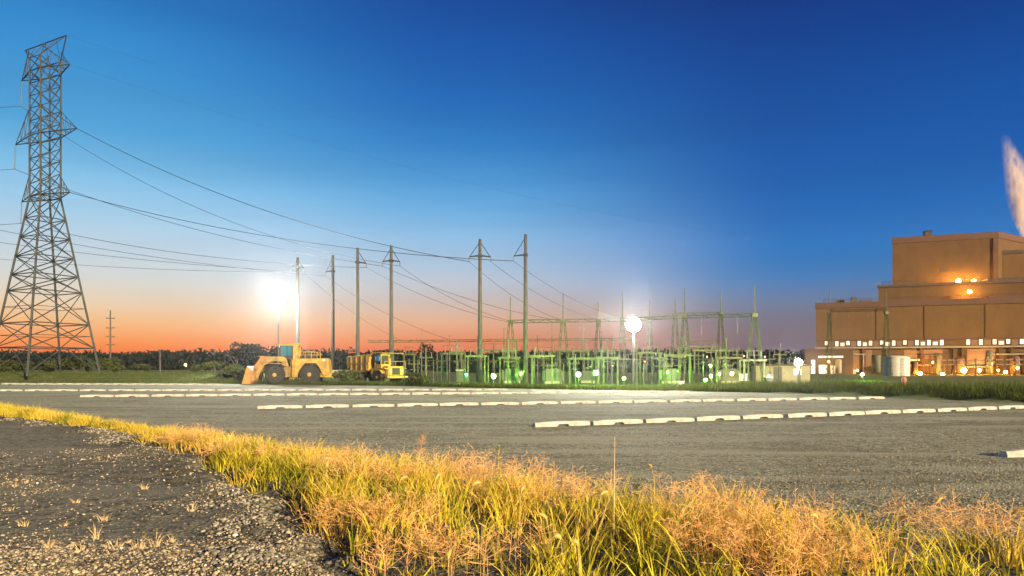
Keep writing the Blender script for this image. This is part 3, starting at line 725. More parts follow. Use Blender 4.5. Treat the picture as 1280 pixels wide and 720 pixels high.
t = thing('utility_pole', 'distant wooden pole with four crossarms right of the steel tower', 'utility pole', (*at(138,470,150).xy, .9))
h_ = at(138,388,150).z-.9; MB().tube((0,0,-.5), (0,0,h_), .2, .13, 8).build('pole', M['pole'], t)
for y in (398, 410, 421, 431):
    z_ = at(138,y,150).z-.9; b = MB().box((0,0,z_), (1.9,.14,.16))
    for s in (-.85, -.5, .5, .85): b.tube((s,0,z_), (s,0,z_+.3), .05, .03, 6)
    b.build('crossarm', M['pole'], t)
for px, lab in ((200,'short thin post standing alone against the wood, left of the bushy tree'),(268,'short thin post at the edge of the low shrubs left of the loader')):
    d_ = 110; z0 = float(ground_z(gx(px,d_), d_)); o = MB().tube((0,0,0), (0,0,at(px,437,d_).z-z0), .13, .1, 8).build('wooden_post', M['pole']); o.location = (gx(px,d_), d_, z0); tag(o, lab, 'post')

# ------------------------------------------------------------------ power lines
def wire(a, b, sag, label, r=.028, n=22, group=None):
    a, b = Vector(a), Vector(b); pts = []
    for k in range(n+1):
        s = k/n; p = a.lerp(b, s); p.z -= sag*4*s*(1-s); pts.append(p-a)
    o = MB().path(pts, r, 4).build('power_line', M['wire']); o.location = a
    return tag(o, label, 'power line', group or 'power lines strung across the sky')
wire(TW(TIP[(1,1)]), ARMT[(600,-1)], 2.2, 'steepest power line, from the tower middle right arm to the widest pole arm', .036)
wire(TW(TIP[(2,1)]), ARMT[(657,-1)], 1.6, 'power line from the tower lowest right arm to the rightmost pole', .036)
wire(TW(TIP[(0,1)]), at(1000,300,160), 4, 'faintest high power line leaving the tower top right arm', .010)
wire(TW(Vector((4.7,0,zt))), at(1000,260,160), 4, 'faint overhead ground wire from the tower peak to the right', .008)
wire(TW(STR[0]), ARMT[(489,1)], 3.5, 'power line from the tower top left insulator to the dump truck pole', .026)
wire(TW(STR[1]), ARMT[(489,-1)], 1.6, 'power line from the tower middle left insulator to the dump truck pole', .03)
wire(TW(STR[2]), ARMT[(447,1)], 1.2, 'power line from the tower lowest left insulator to the pole behind the dump bed', .03)
wire(at(-120,262,80), ARMT[(416,-1)], 1.0, 'low power line entering from the left edge to the short-armed pole', .026)
wire(at(-120,285,84), ARMT[(372,1)], .7, 'lower power line entering from the left edge to the leftmost pole', .026)
wire(at(-120,312,90), ARMT[(372,-1)], .7, 'lowest power line entering from the left edge to the leftmost pole', .022)
for i, y in enumerate((136, 213, 283)):
    wire(TW(STR[i]), at(-200,y-3,80), .4, 'short power line leaving the frame from the %s left insulator of the tower' % ('top','middle','lowest')[i], .03)
for a, e, lab in (((600,1),(748,400,80),'from the right end of the widest pole arm down to the substation'),((657,-1),(779,398,78),'from the rightmost pole down past the bright floodlight'),((600,-1),(704,401,80),'from the left end of the widest pole arm to the second mast'),
                  ((489,1),(640,402,80),'from the dump truck pole right arm to the first mast'),((489,-1),(706,402,80),'from the dump truck pole left arm to the second mast'),((447,1),(638,403,80),'from the pole behind the dump bed to the first mast'),
                  ((416,-1),(560,424,88),'from the short-armed pole down to the low bus bar'),((372,1),(500,425,88),'from the leftmost pole down to the low bus bar')):
    wire(ARMT[a], at(*e), .8, 'thin power line '+lab, .02)

# ------------------------------------------------------------------ substation
def mast(parent, px, d_, beam_y, top_y, sp):
    x_ = gx(px, d_); zb = at(px,beam_y,d_).z; zt_ = at(px,top_y,d_).z
    b = MB()
    for s in (-1, 1):
        p, q = Vector((x_+s*sp/2, d_, 0)), Vector((x_+s*.14, d_, zb)); w = .085
        for o_ in ((-w,-w),(w,-w),(w,w),(-w,w)): b.tube(p+Vector((o_[0]*1.6,o_[1]*1.6,0)), q+Vector((o_[0],o_[1],0)), .035)
        for k in range(9):
            a_, c_ = p.lerp(q, k/9), p.lerp(q, (k+1)/9); b.tube(a_+Vector((-w*1.4,-w*1.4,0)), c_+Vector((w*1.4,-w*1.4,0)), .02); b.tube(a_+Vector((w*1.4,w*1.4,0)), c_+Vector((-w*1.4,w*1.4,0)), .02)
    b.tube((x_,d_,zb), (x_,d_,zt_), .09, .05, 6); b.box((x_,d_,zb), (.6,.5,.4))
    return b.build('mast', M['paint_steel'], parent)
def beam(parent, p, q, name='beam', w=.16):
    b = MB(); p, q = Vector(p), Vector(q); L = (q-p).length; n_ = max(4, int(L/1.0))
    for dy, dz in ((-w,-w),(w,-w),(w,w),(-w,w)): b.tube(p+Vector((0,dy,dz)), q+Vector((0,dy,dz)), .035)
    for k in range(n_):
        a_, c_ = p.lerp(q, k/n_), p.lerp(q, (k+1)/n_); s = 1 if k % 2 else -1
        b.tube(a_+Vector((0,-w,-w*s)), c_+Vector((0,-w,w*s)), .02); b.tube(a_+Vector((0,w,-w*s)), c_+Vector((0,w,w*s)), .02); b.tube(a_+Vector((0,-w*s,w)), c_+Vector((0,w*s,w)), .02)
    return b.build(name, M['paint_steel'], parent)
def gantry(label, masts, beams, hangers=()):
    t = thing('substation_gantry', label, 'gantry', (0,0,0), 0, 'steel gantries in the substation')
    for m_ in masts: mast(t, *m_)
    for (a, b2) in beams: beam(t, at(*a), at(*b2))
    for (px, y0, y1, d_) in hangers: string(t, at(px,y0,d_), at(px,y1,d_), 8, .1)
    return t
gantry('long steel gantry with three pointed masts left of the bright floodlight', [(638,80,402,371,1.5),(704,78,401,367,1.6),(748,86,402,378,1.2)], [((638,402,80),(704,401,78)),((704,401,78),(790,400,76))], [(655,403,414,79),(690,403,416,78),(725,402,413,77)])
gantry('double-beam steel gantry with tall masts right of the bright floodlight', [(844,92,394,369,1.3),(856,78,395,360,1.5),(901,92,393,367,1.3),(943,72,394,356,2.0)],
       [((844,393,92),(901,392,92)),((790,399,76),(856,396,78)),((856,396,78),(943,394,72))], [(877,397,418,76),(922,396,418,74),(887,394,403,90)])
gantry('slim gantry with two masts hidden behind the bright floodlight', [(778,95,400,364,1.0),(812,95,398,375,1.0)], [((778,400,95),(812,398,95))])
gantry('slim gantry with two tall masts in front of the brown plant', [(1037,120,392,360,1.2),(1108,112,391,360,1.6)], [((1037,389,120),(1108,387,112))], [(1060,391,398,118),(1085,391,398,115)])
# low long bus bar on thin posts
bb = thing('bus_bar', 'long dark overhead bus bar on slim posts behind the fence', 'bus bar')
beam(bb, at(460,427,88), at(790,424,84), 'bar', .12)
for i, px in enumerate((492,527,562,597,630,672,690,730,765)):
    d_ = 88-(px-460)/330*4; MB().tube((gx(px,d_),d_,0), (gx(px,d_),d_,at(px,424,d_).z+(1.4 if i % 3 == 1 else .5)), .07, .05, 6).build('post', M['paint_steel'], bb)
# portal bus supports
PORT = [(505,518,442,84),(553,577,441,78),(585,606,444,72),(625,648,446,74),(665,690,444,70),(712,740,447,75),(748,772,446,72),(800,826,440,80),(833,862,443,74),(868,895,437,82),(897,925,446,70),(930,955,449,66),(600,640,437,95),(700,735,438,96),(850,900,432,98)]
for i, (a, b2, y, d_) in enumerate(sorted(PORT)):
    t = thing('bus_support', '%s pale steel bus support frame from the left behind the fence' % ORD[i], 'steel frame', (gx((a+b2)/2,d_), d_, 0), 0, 'bus support frames in the substation')
    h_ = at(a,y,d_).z; w = (b2-a)/F*d_
    for s in (-1, 1): MB().box((s*w/2,0,h_/2), (.16,.16,h_)).build('post', M['paint_steel'], t)
    MB().box((0,0,h_-.1), (w+.5,.18,.2)).build('crossbeam', M['paint_steel'], t)
    for k in (-.35, 0, .35):
        string(t, (k*w,0,h_+.75), (k*w,0,h_), 5, .09)
    b = MB(); 
    b.tube((-w*.5,0,h_+.8), (w*.5,0,h_+.8), .035, .035, 6); b.build('conductor', M['paint_steel'], t)
# slim posts and insulator stands
k = 0
SP = [(px+random.uniform(-3,3), random.uniform(68, 92), random.uniform(440, 462)) for px in np.linspace(522, 1000, 40)]
SP.sort()
for i, (px, d_, y) in enumerate(SP):
    t = thing('insulator_stand', '%s insulator stand from the %s along the substation yard' % (ORD[i if i < 20 else 39-i], 'left' if i < 20 else 'right'), 'insulator stand', (gx(px,d_), d_, 0), 0, 'insulator stands in the substation')
    h_ = max(2.2, at(px,y,d_).z); MB().tube((0,0,0), (0,0,h_-.9), .07, .06, 6).box((0,0,h_-.88), (.35,.35,.06)).build('post', M['paint_steel'], t)
    string(t, (0,0,h_), (0,0,h_-.85), 6, .1)
# taller slim columns of the bus work
CP = sorted([(px+random.uniform(-5,5), random.uniform(72, 98), random.uniform(422, 446)) for px in np.linspace(520, 990, 30)])
for i, (px, d_, y) in enumerate(CP):
    t = thing('bus_column', '%s slim bus column from the %s in the substation' % (ORD[i if i < 15 else 29-i], 'left' if i < 15 else 'right'), 'steel column', (gx(px,d_), d_, 0), 0, 'slim bus columns in the substation'); t['kind'] = 'thing'
    h_ = at(px,y,d_).z; MB().tube((0,0,0), (0,0,h_), .11, .07, 6).build('post', M['paint_steel'], t)
    MB().box((0,0,h_*.72), (1.5,.1,.12)).box((0,0,h_*.5), (.9,.1,.1)).box((0,0,h_*.61), (.09,.09,h_*.22)).build('crossbar', M['paint_steel'], t)
    for s_ in (-.6, .6): string(t, (s_,0,h_*.72+.6), (s_,0,h_*.72+.05), 4, .08)
# transformers, breakers and cabinets
def transformer(px, d_, sc, label):
    t = thing('transformer', label, 'transformer', (gx(px,d_), d_, 0), R(random.uniform(-12,12)), 'transformers in the substation')
    MB().box((0,0,1.35*sc), (2.4*sc,1.5*sc,2.1*sc)).build('tank', M['relay'], t, bevel=.05)
    MB().box((0,0,.14), (2.8*sc,1.8*sc,.28)).build('plinth', M['conc'], t)
    for s in (-1, 1):
        b = MB()
        for k in range(6): b.box((s*1.45*sc, (-.6+.24*k)*sc, 1.3*sc), (.45*sc,.06,1.6*sc))
        b.build('radiator', M['relay'], t)
    for k in (-.7, 0, .7): string(t, (k*sc*1.25,0,3.5*sc), (k*sc,0,2.4*sc), 7, .12*sc)
    MB().lathe([(.28*sc,-.9*sc),(.28*sc,.9*sc)], (0,.5*sc,2.85*sc), 'X', 12).build('conservator', M['relay'], t)
transformer(640, 78, .7, 'grey transformer left of the tallest pole behind the fence')
transformer(690, 76, .7, 'grey transformer right of the tallest pole, lit green')
transformer(735, 80, .6, 'small transformer behind the two bright green lamps')
transformer(835, 78, .7, 'transformer with red-lit bushings right of the bright floodlight')
transformer(910, 78, .7, 'transformer lit orange beside the amber lamp')
def cabinet(px, py0, py1, w, d_, label, m='relay'):
    h_ = 0
    z0 = max(0, at(px,py1,d_).z); z1 = at(px,py0,d_).z
    t = thing('equipment_cabinet', label, 'cabinet', (gx(px,d_), d_, 0)); ww = w/F*d_
    MB().box((0,0,(max(z0,.15)+z1)/2), (ww,.7,z1-max(z0,.15))).build('body', M[m], t, bevel=.02)
    MB().box((0,-.365,(max(z0,.15)+z1)/2), (ww*.8,.02,(z1-max(z0,.15))*.8)).build('door', M[m], t)
    MB().box((0,0,z1+.03), (ww+.15,.85,.06)).build('roof', M['white'], t); MB().box((0,0,.08), (ww*.9,.6,.16)).build('plinth', M['conc'], t)
cabinet(850, 477, 484, 8, 64, 'small pale cabinet low in the weeds right of the floodlight', 'white')
cabinet(929, 468, 476, 7, 68, 'white cabinet just left of the tallest right mast', 'white')
cabinet(960, 472, 479, 7, 66, 'pale cabinet right of the tallest right mast')
cabinet(575, 463, 478, 8, 72, 'grey cabinet beside the teal lamp')

# chain-link fence
FA, FB = (506, 66.0), (1000, 51.5)
pa, pb = Vector((gx(*FA), FA[1], 0)), Vector((gx(*FB), FB[1], 0)); fu = (pb-pa).normalized(); FL = (pb-pa).length; nf = int(FL/3)
fe = thing('chain_link_fence', 'grey chain-link fence with slim posts in front of the substation', 'fence', pa, math.atan2(fu.y, fu.x))
for i in range(nf+1): MB().tube((i*FL/nf,0,0), (i*FL/nf,0,2.55), .045, .045, 6).build('post', M['paint_steel'], fe)
MB().tube((0,0,2.45), (FL,0,2.45), .03, .03, 6).build('top_rail', M['paint_steel'], fe)
b = MB(); q = 0
for i in range(int(FL/.22)):
    x_ = i*.22
    for s in (-1, 1):
        x2 = x_+s*2.4
        lo_, hi_ = (x_, 0), (x2, 2.4)
        if 0 <= x2 <= FL: b.tube((x_,.02*s,.05), (x2,.02*s,2.42), .006, .006, 3, False)
b.build('mesh', M['steel'], fe)

# ------------------------------------------------------------------ lamps
M['dish'] = mat('dark_enamel', (.03, .032, .03), (.05, .05, .045), 3, .9, spec=.05)
def floodlight(px, py, d_, r, label, rings=3, mk='flood'):
    c = at(px, py, d_); t = thing('floodlight_mast', label, 'floodlight', (c.x, d_, 0), math.atan2(-c.x, d_), 'bright white floodlight masts'); h_ = c.z
    MB().tube((0,.12,-.2), (0,.12,h_-r*.2), .13, .09, 10).build('pole', M['pole'], t)
    fr = MB(); pts = [(0,0)]
    for q in range(1, rings+1):
        for k in range(6*q):
            a = 2*math.pi*k/(6*q)+.26*q; pts.append((q*r/rings*math.cos(a), q*r/rings*math.sin(a)))
    for k in range(12): a = math.pi*k/6; fr.tube((0,.12,h_), (1.25*r*math.cos(a),.12,h_+1.25*r*math.sin(a)), .04, .02, 6)  # spokes and clustered heads shaped to suggest the lamp's glare burst
    fr.build('frame', M['steel'], t)
    MB().lathe([(r*1.06,.0),(r*1.12,.05),(r*1.1,.22),(r*.7,.34),(.05,.36)], (0,.24,h_), 'Y', 28).build('housing', M['steel'], t, True)  # opaque back added to block light going backwards
    for (x_, z_) in pts:
        q = r/rings*.55; MB().ball((x_,-.05,h_+z_), q, 12, 8, (1,.7,1)).build('lamp_head', M[mk], t, True)
floodlight(348, 378, 88, .72, 'brilliant white floodlight on a slim mast above the wheel loader')
floodlight(792, 406, 58, .5, 'brilliant white floodlight on a slim mast amid the substation', 3, 'flood2')
floodlight(998, 453, 62, .26, 'smaller white floodlight low beside the brown plant', 2, 'flood3')
def yard_lamp(px, py, d_, r, mk, label, cat='lamp', group='small lamps in the substation yard'):
    c = at(px, py, d_); t = thing('yard_lamp', label, cat, (c.x, d_, 0), 0, group)
    MB().tube((0,.08,0), (0,.08,c.z), .05, .04, 6).build('post', M['steel'], t)
    MB().ball((0,0,c.z), r*.68, 12, 8).build('lamp_globe', M[mk], t, True)
    MB().lathe([(r*.8,c.z+r*.6),(r*.5,c.z+r*1.1),(.02,c.z+r*1.2)], (0,.02,0), 'Z', 12).build('hood', M['steel'], t)
for a in ((583,468,73,.16,'lteal','teal lamp, leftmost in the substation yard'),(617,470,68,.30,'lgreen','bright green-white lamp between the two tallest poles'),(651,467,76,.15,'lgreen','small green lamp just left of the tallest pole'),
          (723,468,68,.30,'lgreen','green lamp, left one of the bright pair beside the second mast'),(745,466,66,.33,'lgreen','green lamp, right one of the bright pair left of the floodlight'),(780,473,68,.17,'lgreen','small green lamp just left under the bright floodlight'),
          (834,465,76,.13,'lgreen','tiny green lamp near the red-lit transformer, left one'),(848,464,76,.11,'lgreen','tiny green lamp near the red-lit transformer, right one'),(888,457,74,.17,'lgreen','topmost of three green lamps between the right masts'),
          (889,470,70,.22,'lgreen','middle of three green lamps between the right masts'),(882,475,67,.19,'lgreen','lowest of three green lamps between the right masts'),(899,468,74,.14,'lwhite','pale yellow lamp just left of the amber lamp'),
          (915,467,74,.24,'lamber','amber lamp glowing orange among the right frames'),(961,470,70,.10,'lwhite','tiny white lamp right of the tall right mast'),(1078,468,95,.24,'lgreen','lone green lamp in front of the brown plant')): yard_lamp(*a)
for i, (px, py, d_) in enumerate(((856,446,80),(884,446,80),(930,445,80),(956,446,80),(766,457,80),(806,452,80))):
    yard_lamp(px, py, d_, .09, 'lred', '%s small red marker lamp from the left in the yard' % ORD[sorted((856,884,930,956,766,806)).index(px)], 'marker lamp', 'red marker lamps in the yard')
yard_lamp(232, 456, 180, .3, 'lamber', 'far tiny orange lamp in the dark wood left of the loader', 'lamp', 'far lamps')

# ------------------------------------------------------------------ low structures between
b = MB().box((0,0,.75), (4.2,.25,1.5)); o = b.build('low_wall', M['conc'], bevel=.02); o.location = (gx(436,86), 86, 0); tag(o, 'low pale concrete wall between the loader and the dump truck', 'wall')
M['cream'] = mat('cream_wall', (.2, .19, .12), (.27, .25, .16), 1, .8)
sh = thing('relay_shed', 'long low cream shed lit up beside the small floodlight', 'shed', (gx(975,80), 80, 0), R(-6))
MB().box((0,0,1.0), (6.0,2.5,2.0)).build('wall', M['cream'], sh); MB().box((0,0,2.1), (6.4,2.9,.2)).build('roof', M['roof'], sh)
MB().box((-.6,-1.27,.95), (.9,.04,1.9)).build('door', M['relay'], sh); MB().box((1.6,-1.27,1.3), (.8,.04,.7)).build('window', M['glassgreen'], sh)

# ------------------------------------------------------------------ power plant
O = Vector((gx(1020,195), 195, 0)); ROT = R(-20)
def plant(label, cat='building', name='power_plant'): return thing(name, label, cat, O, ROT)
pb_ = plant('huge brown power plant block with a row of lit windows')
def upx(px, v=0):     # distance along the front (set back by v) seen at column px
    cu, su = math.cos(ROT), math.sin(ROT); k = (px-CX)/F
    return (k*(O.y+v*cu)-O.x+v*su)/(cu-k*su)
def pdist(px, v=0): return O.y+upx(px, v)*math.sin(ROT)+v*math.cos(ROT)
def Zp(y, d_=None, px=1150, v=0): return CH+(HY-y)/F*(d_ or pdist(px, v))
H1 = Zp(380, None, 1021)
MB().vprism([(0,0),(75,0),(75,34),(4.5,34)], 0, H1).build('wall', M['brick'], pb_)
MB().vprism([(-.25,-.25),(75.25,-.25),(75.25,34.2),(4.3,34.2)], H1-1.3, H1+.25).build('parapet', M['trim'], pb_)
MB().vprism([(0.02,-.06),(75,-.06),(75,-.003),(.02,-.003)], 0, Zp(435.5)).build('plinth_wall', M['brick2'], pb_)
MB().span(-.3, 75.3, -.9, -.003, Zp(433.5)-.35, Zp(433.5)+.05).build('ledge', M['conc'], pb_)
MB().span(.5, 75, -.35, -.003, Zp(424)-.25, Zp(424)+.2).build('lintel', M['trim'], pb_)
zb0, zb1 = Zp(432.5), Zp(425.2)
WX = [1033,1046,1060,1074,1088,1102,1117,1131,1146,1161,1177,1210,1226,1243,1260,1277]
for i, px in enumerate(WX):
    u = upx(px); fr = MB().span(u-.55, u+.55, -.10, -.004, zb0+.1, zb1+.05).build('window', M['trim'], pb_)
    MB().span(u-.4, u+.4, -.16, -.103, zb0+.15+random.uniform(0,.4), zb1-.02).build('pane', M[random.choice(['glasslit','glasswarm','glasspale'])], fr)
    if i < len(WX)-1 and WX[i+1]-px < 20:
        u2 = upx(WX[i+1]); f2 = MB().span(u+.75, u2-.75, -.08, -.004, zb0, zb1-.1).build('window', M['louvre'], pb_)
        if i in (1, 3, 5, 8, 9, 13): MB().span(u+.95, u2-.95, -.13, -.083, zb0+.2, zb1-.5).build('pane', M['glassdim'], f2)
def panel(name, px0, px1, y0, y1, m, dep=.12):
    return MB().span(upx(px0), upx(px1), -dep, -.004, max(.1, Zp(y1)), Zp(y0)).build(name, M[m], pb_)
panel('recess_shade_panel', 1150, 1166, 452, 474, 'roof', .16); panel('recess_shade_panel', 1198, 1207, 450, 474, 'roof', .16); panel('louvre', 1130, 1178, 437, 449, 'louvre'); panel('louvre', 1209, 1245, 436, 456, 'louvre', .14)  # openings and doorways are dark slabs standing in for shaded recesses
panel('louvre', 1060, 1090, 437, 462, 'louvre', .13); panel('doorway', 1088, 1103, 450, 474, 'roof'); panel('doorway', 1034, 1046, 450, 474, 'roof')
panel('doorway', 1252, 1262, 452, 474, 'roof'); panel('doorway', 1228, 1240, 459, 474, 'roof'); panel('door', 1190, 1196, 462, 474, 'white'); panel('door', 1065, 1070, 458, 474, 'white')
panel('window', 1046, 1058, 449, 452, 'glasslit'); panel('window', 1067, 1074, 450, 454, 'glassdim'); panel('window', 1272, 1274, 448, 464, 'glasslit'); panel('window', 1137, 1150, 449, 451, 'glasslit')
for px in (1053, 1080, 1109, 1152, 1193, 1204, 1250, 1265):
    u = upx(px); MB().span(u-.45, u+.45, -.6, -.004, 0, Zp(436)).build('column', M['brick2'], pb_)
for k_, px in enumerate((1040, 1096, 1156, 1232)):
    u = upx(px); MB().tube((u,-.18,Zp(424)+.2), (u,-.18,H1-1.3), .06, .06, 8).build('downpipe', M['brick2'], pb_)
b = MB()
for k_ in range(30): b.tube((2+k_*2.4,.6,H1+.25), (2+k_*2.4,.6,H1+1.25), .045)
b.tube((2,.6,H1+1.25), (2+29*2.4,.6,H1+1.25), .05).tube((2,.6,H1+.8), (2+29*2.4,.6,H1+.8), .04); b.build('roof_railing', M['roof'], pb_)
for k_, (px, y0, y1, dd) in enumerate(((1062,441,444,.5),(1142,455,458,.5),(1214,457,460,.6),(1262,442,445,.5))):
    u = upx(px); MB().tube((u-4,-dd,Zp((y0+y1)/2)), (u+4,-dd,Zp((y0+y1)/2)), .22, .22, 10).tube((u+3.4,-dd,Zp((y0+y1)/2)), (u+3.4,-dd,0), .18, .18, 10).build('pipe', M['conc'], pb_)
for k_, (px, v_, w_, h_2) in enumerate(((1050,8,2.2,1.6),(1068,6,1.4,2.2),(1082,9,3,1.3))):
    u = upx(px, v_); MB().span(u-w_/2, u+w_/2, v_, v_+2, H1+.1, H1+.1+h_2).build('roof_unit', M['relay'], pb_)
# lower annex left
an = plant('low lit annex projecting from the left foot of the plant', 'building', 'annex_building')
MB().span(-3.2, 9, -5, -.01, 0, Zp(437)).build('wall', M['brick2'], an); MB().span(-3.4, 9.2, -5.2, -.02, Zp(437)+.003, Zp(437)+.4).build('roof', M['trim'], an)
for k, (a, b2, z0, z1, m) in enumerate(((-1.6,-.6,0.2,4.0,'glasslit'),(.4,2.4,.2,2.6,'glassgreen'),(3.4,5.2,.2,2.4,'glassdim'),(6.2,7.8,.2,3.2,'roof'),(.2,6.5,4.6,5.1,'glassdim'))):
    MB().span(a, b2, -5.06, -5.004, z0, z1).build('window' if m != 'roof' else 'doorway', M[m], an)  # the doorway is a dark slab in place of a shaded recess
# mid stepped block
mid = plant('dark stepped penthouse on the plant roof below the boiler house', 'building', 'penthouse_block')
ZM = Zp(359, None, 1110, 12); um = upx(1098, 12)
MB().vprism([(um,12),(75,12),(75,33),(um+4.5,33)], H1-.5, ZM).build('wall', M['brick2'], mid); MB().vprism([(um-.3,11.7),(75.3,11.7),(75.3,33.3),(um+4.2,33.3)], ZM+.003, ZM+.7).build('roof_edge', M['roof'], mid)
ub0, ub1, VB = upx(1115.5, 34), upx(1248, 34), 34
MB().span(um+5, ub0+19, 18, 33.2, ZM+.703, ZM+1.5).build('roof_step', M['roof'], mid)
MB().span(upx(1236, 10), 75, 10, 11.68, H1-.5, Zp(369, None, 1250, 10)).build('ledge', M['trim'], mid)
b = MB()
for k in range(14): b.tube((um+1+k*1.9,12.4,ZM+.7), (um+1+k*1.9,12.4,ZM+1.8), .06)
b.tube((um+1,12.4,ZM+1.8), (um+1+13*1.9,12.4,ZM+1.8), .06).tube((um+1,12.4,ZM+1.25), (um+1+13*1.9,12.4,ZM+1.25), .05); b.build('railing', M['roof'], mid)
bo = plant('tall boiler house at the top of the plant with chamfered corner', 'building', 'boiler_house')
H2 = Zp(294.5, None, 1180, 34)
uc, vc = ub1+13, 51.0
poly = [(ub0,34.1),(ub1,34.1),(uc,vc),(uc,70),(ub0+13,70),(ub0+9,51)]
MB().vprism(poly, 0, H2).build('wall', M['brick2'], bo)
cap = [(ub0-.2,33.9),(ub1+.1,33.9),(uc+.3,vc-.1),(uc+.3,70.2),(ub0+12.8,70.2),(ub0+8.8,51)]
MB().vprism(cap, H2-1.6, H2+.3).build('parapet', M['trim'], bo)
MB().span(ub1-1.4, ub1-.2, 33.6, 34.08, ZM+.8, H2-1.7).build('downpipe_chase', M['trim'], bo)
uv = upx(1180.5, 34); MB().span(uv-1.1, uv+1.1, 33.95, 34.09, Zp(340,None,1180,34), Zp(334.5,None,1180,34)).build('vent', M['roof'], bo)
wg = plant('projecting side wing right of the chamfered boiler house corner', 'building', 'side_wing')
uw = upx(1252, 36); zw = Zp(317,None,1265,36)
MB().span(uw, uw+18, 36, 49, 0, zw).build('wall', M['brick'], wg); MB().span(uw-.3, uw+18, 35.7, 49, zw+.003, zw+1.1).build('roof', M['roof'], wg)
zl = Zp(352,None,1265,20); MB().span(upx(1236,20), 76, 20, 33.8, ZM+.75, zl).build('lower_wall', M['brick'], wg); MB().span(upx(1234,20), 76, 19.7, 33.85, zl+.003, zl+1.2).build('lower_roof', M['roof'], wg)
ch = thing('roof_vent', 'small dark box vent standing on the boiler house roof', 'vent', O, ROT)
uh = upx(1159.5, 38)
MB().span(uh-1, uh+1, 37, 39, H2+.3, H2+2.2).build('stack', M['roof'], ch); MB().span(uh-1.2, uh+1.2, 36.8, 39.2, H2+2.203, H2+2.4).build('cap', M['black'], ch)
stk = thing('exhaust_stack', 'short dark exhaust stack on the roof under the steam', 'chimney', (gx(1279,240), 240, 0))
MB().lathe([(1.0, H2-3), (.9, Zp(297.5,240))], (0,0,0), 'Z', 16).build('pipe', M['trim'], stk); MB().lathe([(1.1,Zp(300,240)),(1.1,Zp(299,240))], (0,0,0), 'Z', 16).build('rim', M['roof'], stk)
# roof lights
def wall_lamp(px, py, v, r, mk, label):
    c = at(px, py, pdist(px, v)); t = thing('flood_lamp', label, 'lamp', c, 0, 'sodium lamps on the plant'); MB().ball((0,0,0), r, 12, 8).build('lamp_globe', M[mk], t, True)
    MB().tube((0,.15,-r), (0,.15,-r-1.6), .06, .06, 6).build('bracket', M['steel'], t); MB().lathe([(r*1.1,r*.9),(.05,r*1.3)], (0,0,0), 'Z', 12).build('hood', M['steel'], t)
wall_lamp(1198,351.5,30.5,.62,'lroof','brightest orange lamp on the plant roof, left of two side by side'); wall_lamp(1217,351.5,30.5,.55,'lroof','orange lamp on the plant roof, right of two side by side'); wall_lamp(1212,364.5,9,.5,'lroof','orange lamp below the side-by-side pair on the plant roof')
wall_lamp(1187,354,29,.3,'lroof','faint orange lamp at the left end of the roof lamps')
for i, (px, py, v, r, mk, lab) in enumerate(((1150,467,-6,.5,'lamber','orange lamp at the plant foot right of the white tank'),(1178,468,-6,.4,'lsodium','orange-white lamp in the middle of the plant foot'),(1186,470,-7,.22,'lsodium','small lamp beside the orange-white lamp at the plant foot'),
    (1191,472,-8,.22,'lwhite','white lamp at the foot of the plant beside the column'),(1205,463,-9,.62,'lsodium','brightest yellow-white lamp low in front of the plant'),(1224,463,-6,.38,'lsodium','yellow lamp right of the brightest low plant lamp'),(1248,463,-5,.2,'lsodium','tiny lamp near the right end of the plant foot'),(1257,465,-6,.36,'lsodium','yellow-green lamp near the right end of the plant foot'),(1167,453,-3,.3,'lsodium','amber lamp above the plant foot near the louvres'))):
    c = at(px, py, pdist(px, v)); t = thing('plant_lamp', lab, 'lamp', (c.x, c.y, 0), 0, 'lamps along the plant foot')
    MB().tube((0,.1,0), (0,.1,c.z), .08, .06, 6).build('post', M['steel'], t); MB().ball((0,0,c.z), r, 12, 8).build('lamp_globe', M[mk], t, True); MB().lathe([(r*1.1,c.z+r*.9),(.05,c.z+r*1.3)], (0,0,0), 'Z', 12).build('hood', M['steel'], t)
for i, (px, py, v, r, mk, lab) in enumerate(((1036,452,-6,.16,'lsodium','tiny amber lamp on the left annex roof line'),(1072,463,-6,.2,'lamber','small amber lamp by the louvre left of the tank'),(1088,470,-8,.14,'lamber','tiny low amber lamp left of the white tank'),(1141,458,-4,.16,'lamber','tiny amber lamp high right of the white tank'),(1160,470,-9,.18,'lamber','small low amber lamp under the canopy'),(1214,470,-8,.14,'lsodium','tiny low lamp right of the brightest plant lamp'),(1240,455,-4,.16,'lamber','tiny amber lamp up among the pipe rack posts'),(1272,460,-5,.24,'lamber','amber lamp closest to the right frame edge'))):
    c = at(px, py, pdist(px, v)); t = thing('plant_lamp', lab, 'lamp', (c.x, c.y, 0), 0, 'lamps along the plant foot')
    MB().tube((0,.1,0), (0,.1,c.z), .08, .06, 6).build('post', M['steel'], t); MB().ball((0,0,c.z), r, 12, 8).build('lamp_globe', M[mk], t, True); MB().lathe([(r*1.1,c.z+r*.9),(.05,c.z+r*1.3)], (0,0,0), 'Z', 12).build('hood', M['steel'], t)
tk = thing('storage_tank', 'white cylindrical storage tank with a domed top before the plant', 'tank', (gx(1119,150), 150, 0)); rt = 16/F*150; ht = at(1119,447,150).z
MB().lathe([(rt,0),(rt,ht)], (0,0,0), 'Z', 40).build('shell', M['white'], tk, False); MB().lathe([(rt*1.02,ht),(rt*.75,ht+.28),(rt*.4,ht+.42),(.1,ht+.46)], (0,0,.003), 'Z', 40).build('roof', M['white'], tk, True)
b = MB(); b.tube((-.25,-rt-.15,0), (-.25,-rt-.15,ht), .04); b.tube((.25,-rt-.15,0), (.25,-rt-.15,ht), .04)
for k in range(12): b.tube((-.25,-rt-.15,ht*(k+.5)/12), (.25,-rt-.15,ht*(k+.5)/12), .03)
b.build('ladder', M['steel'], tk)
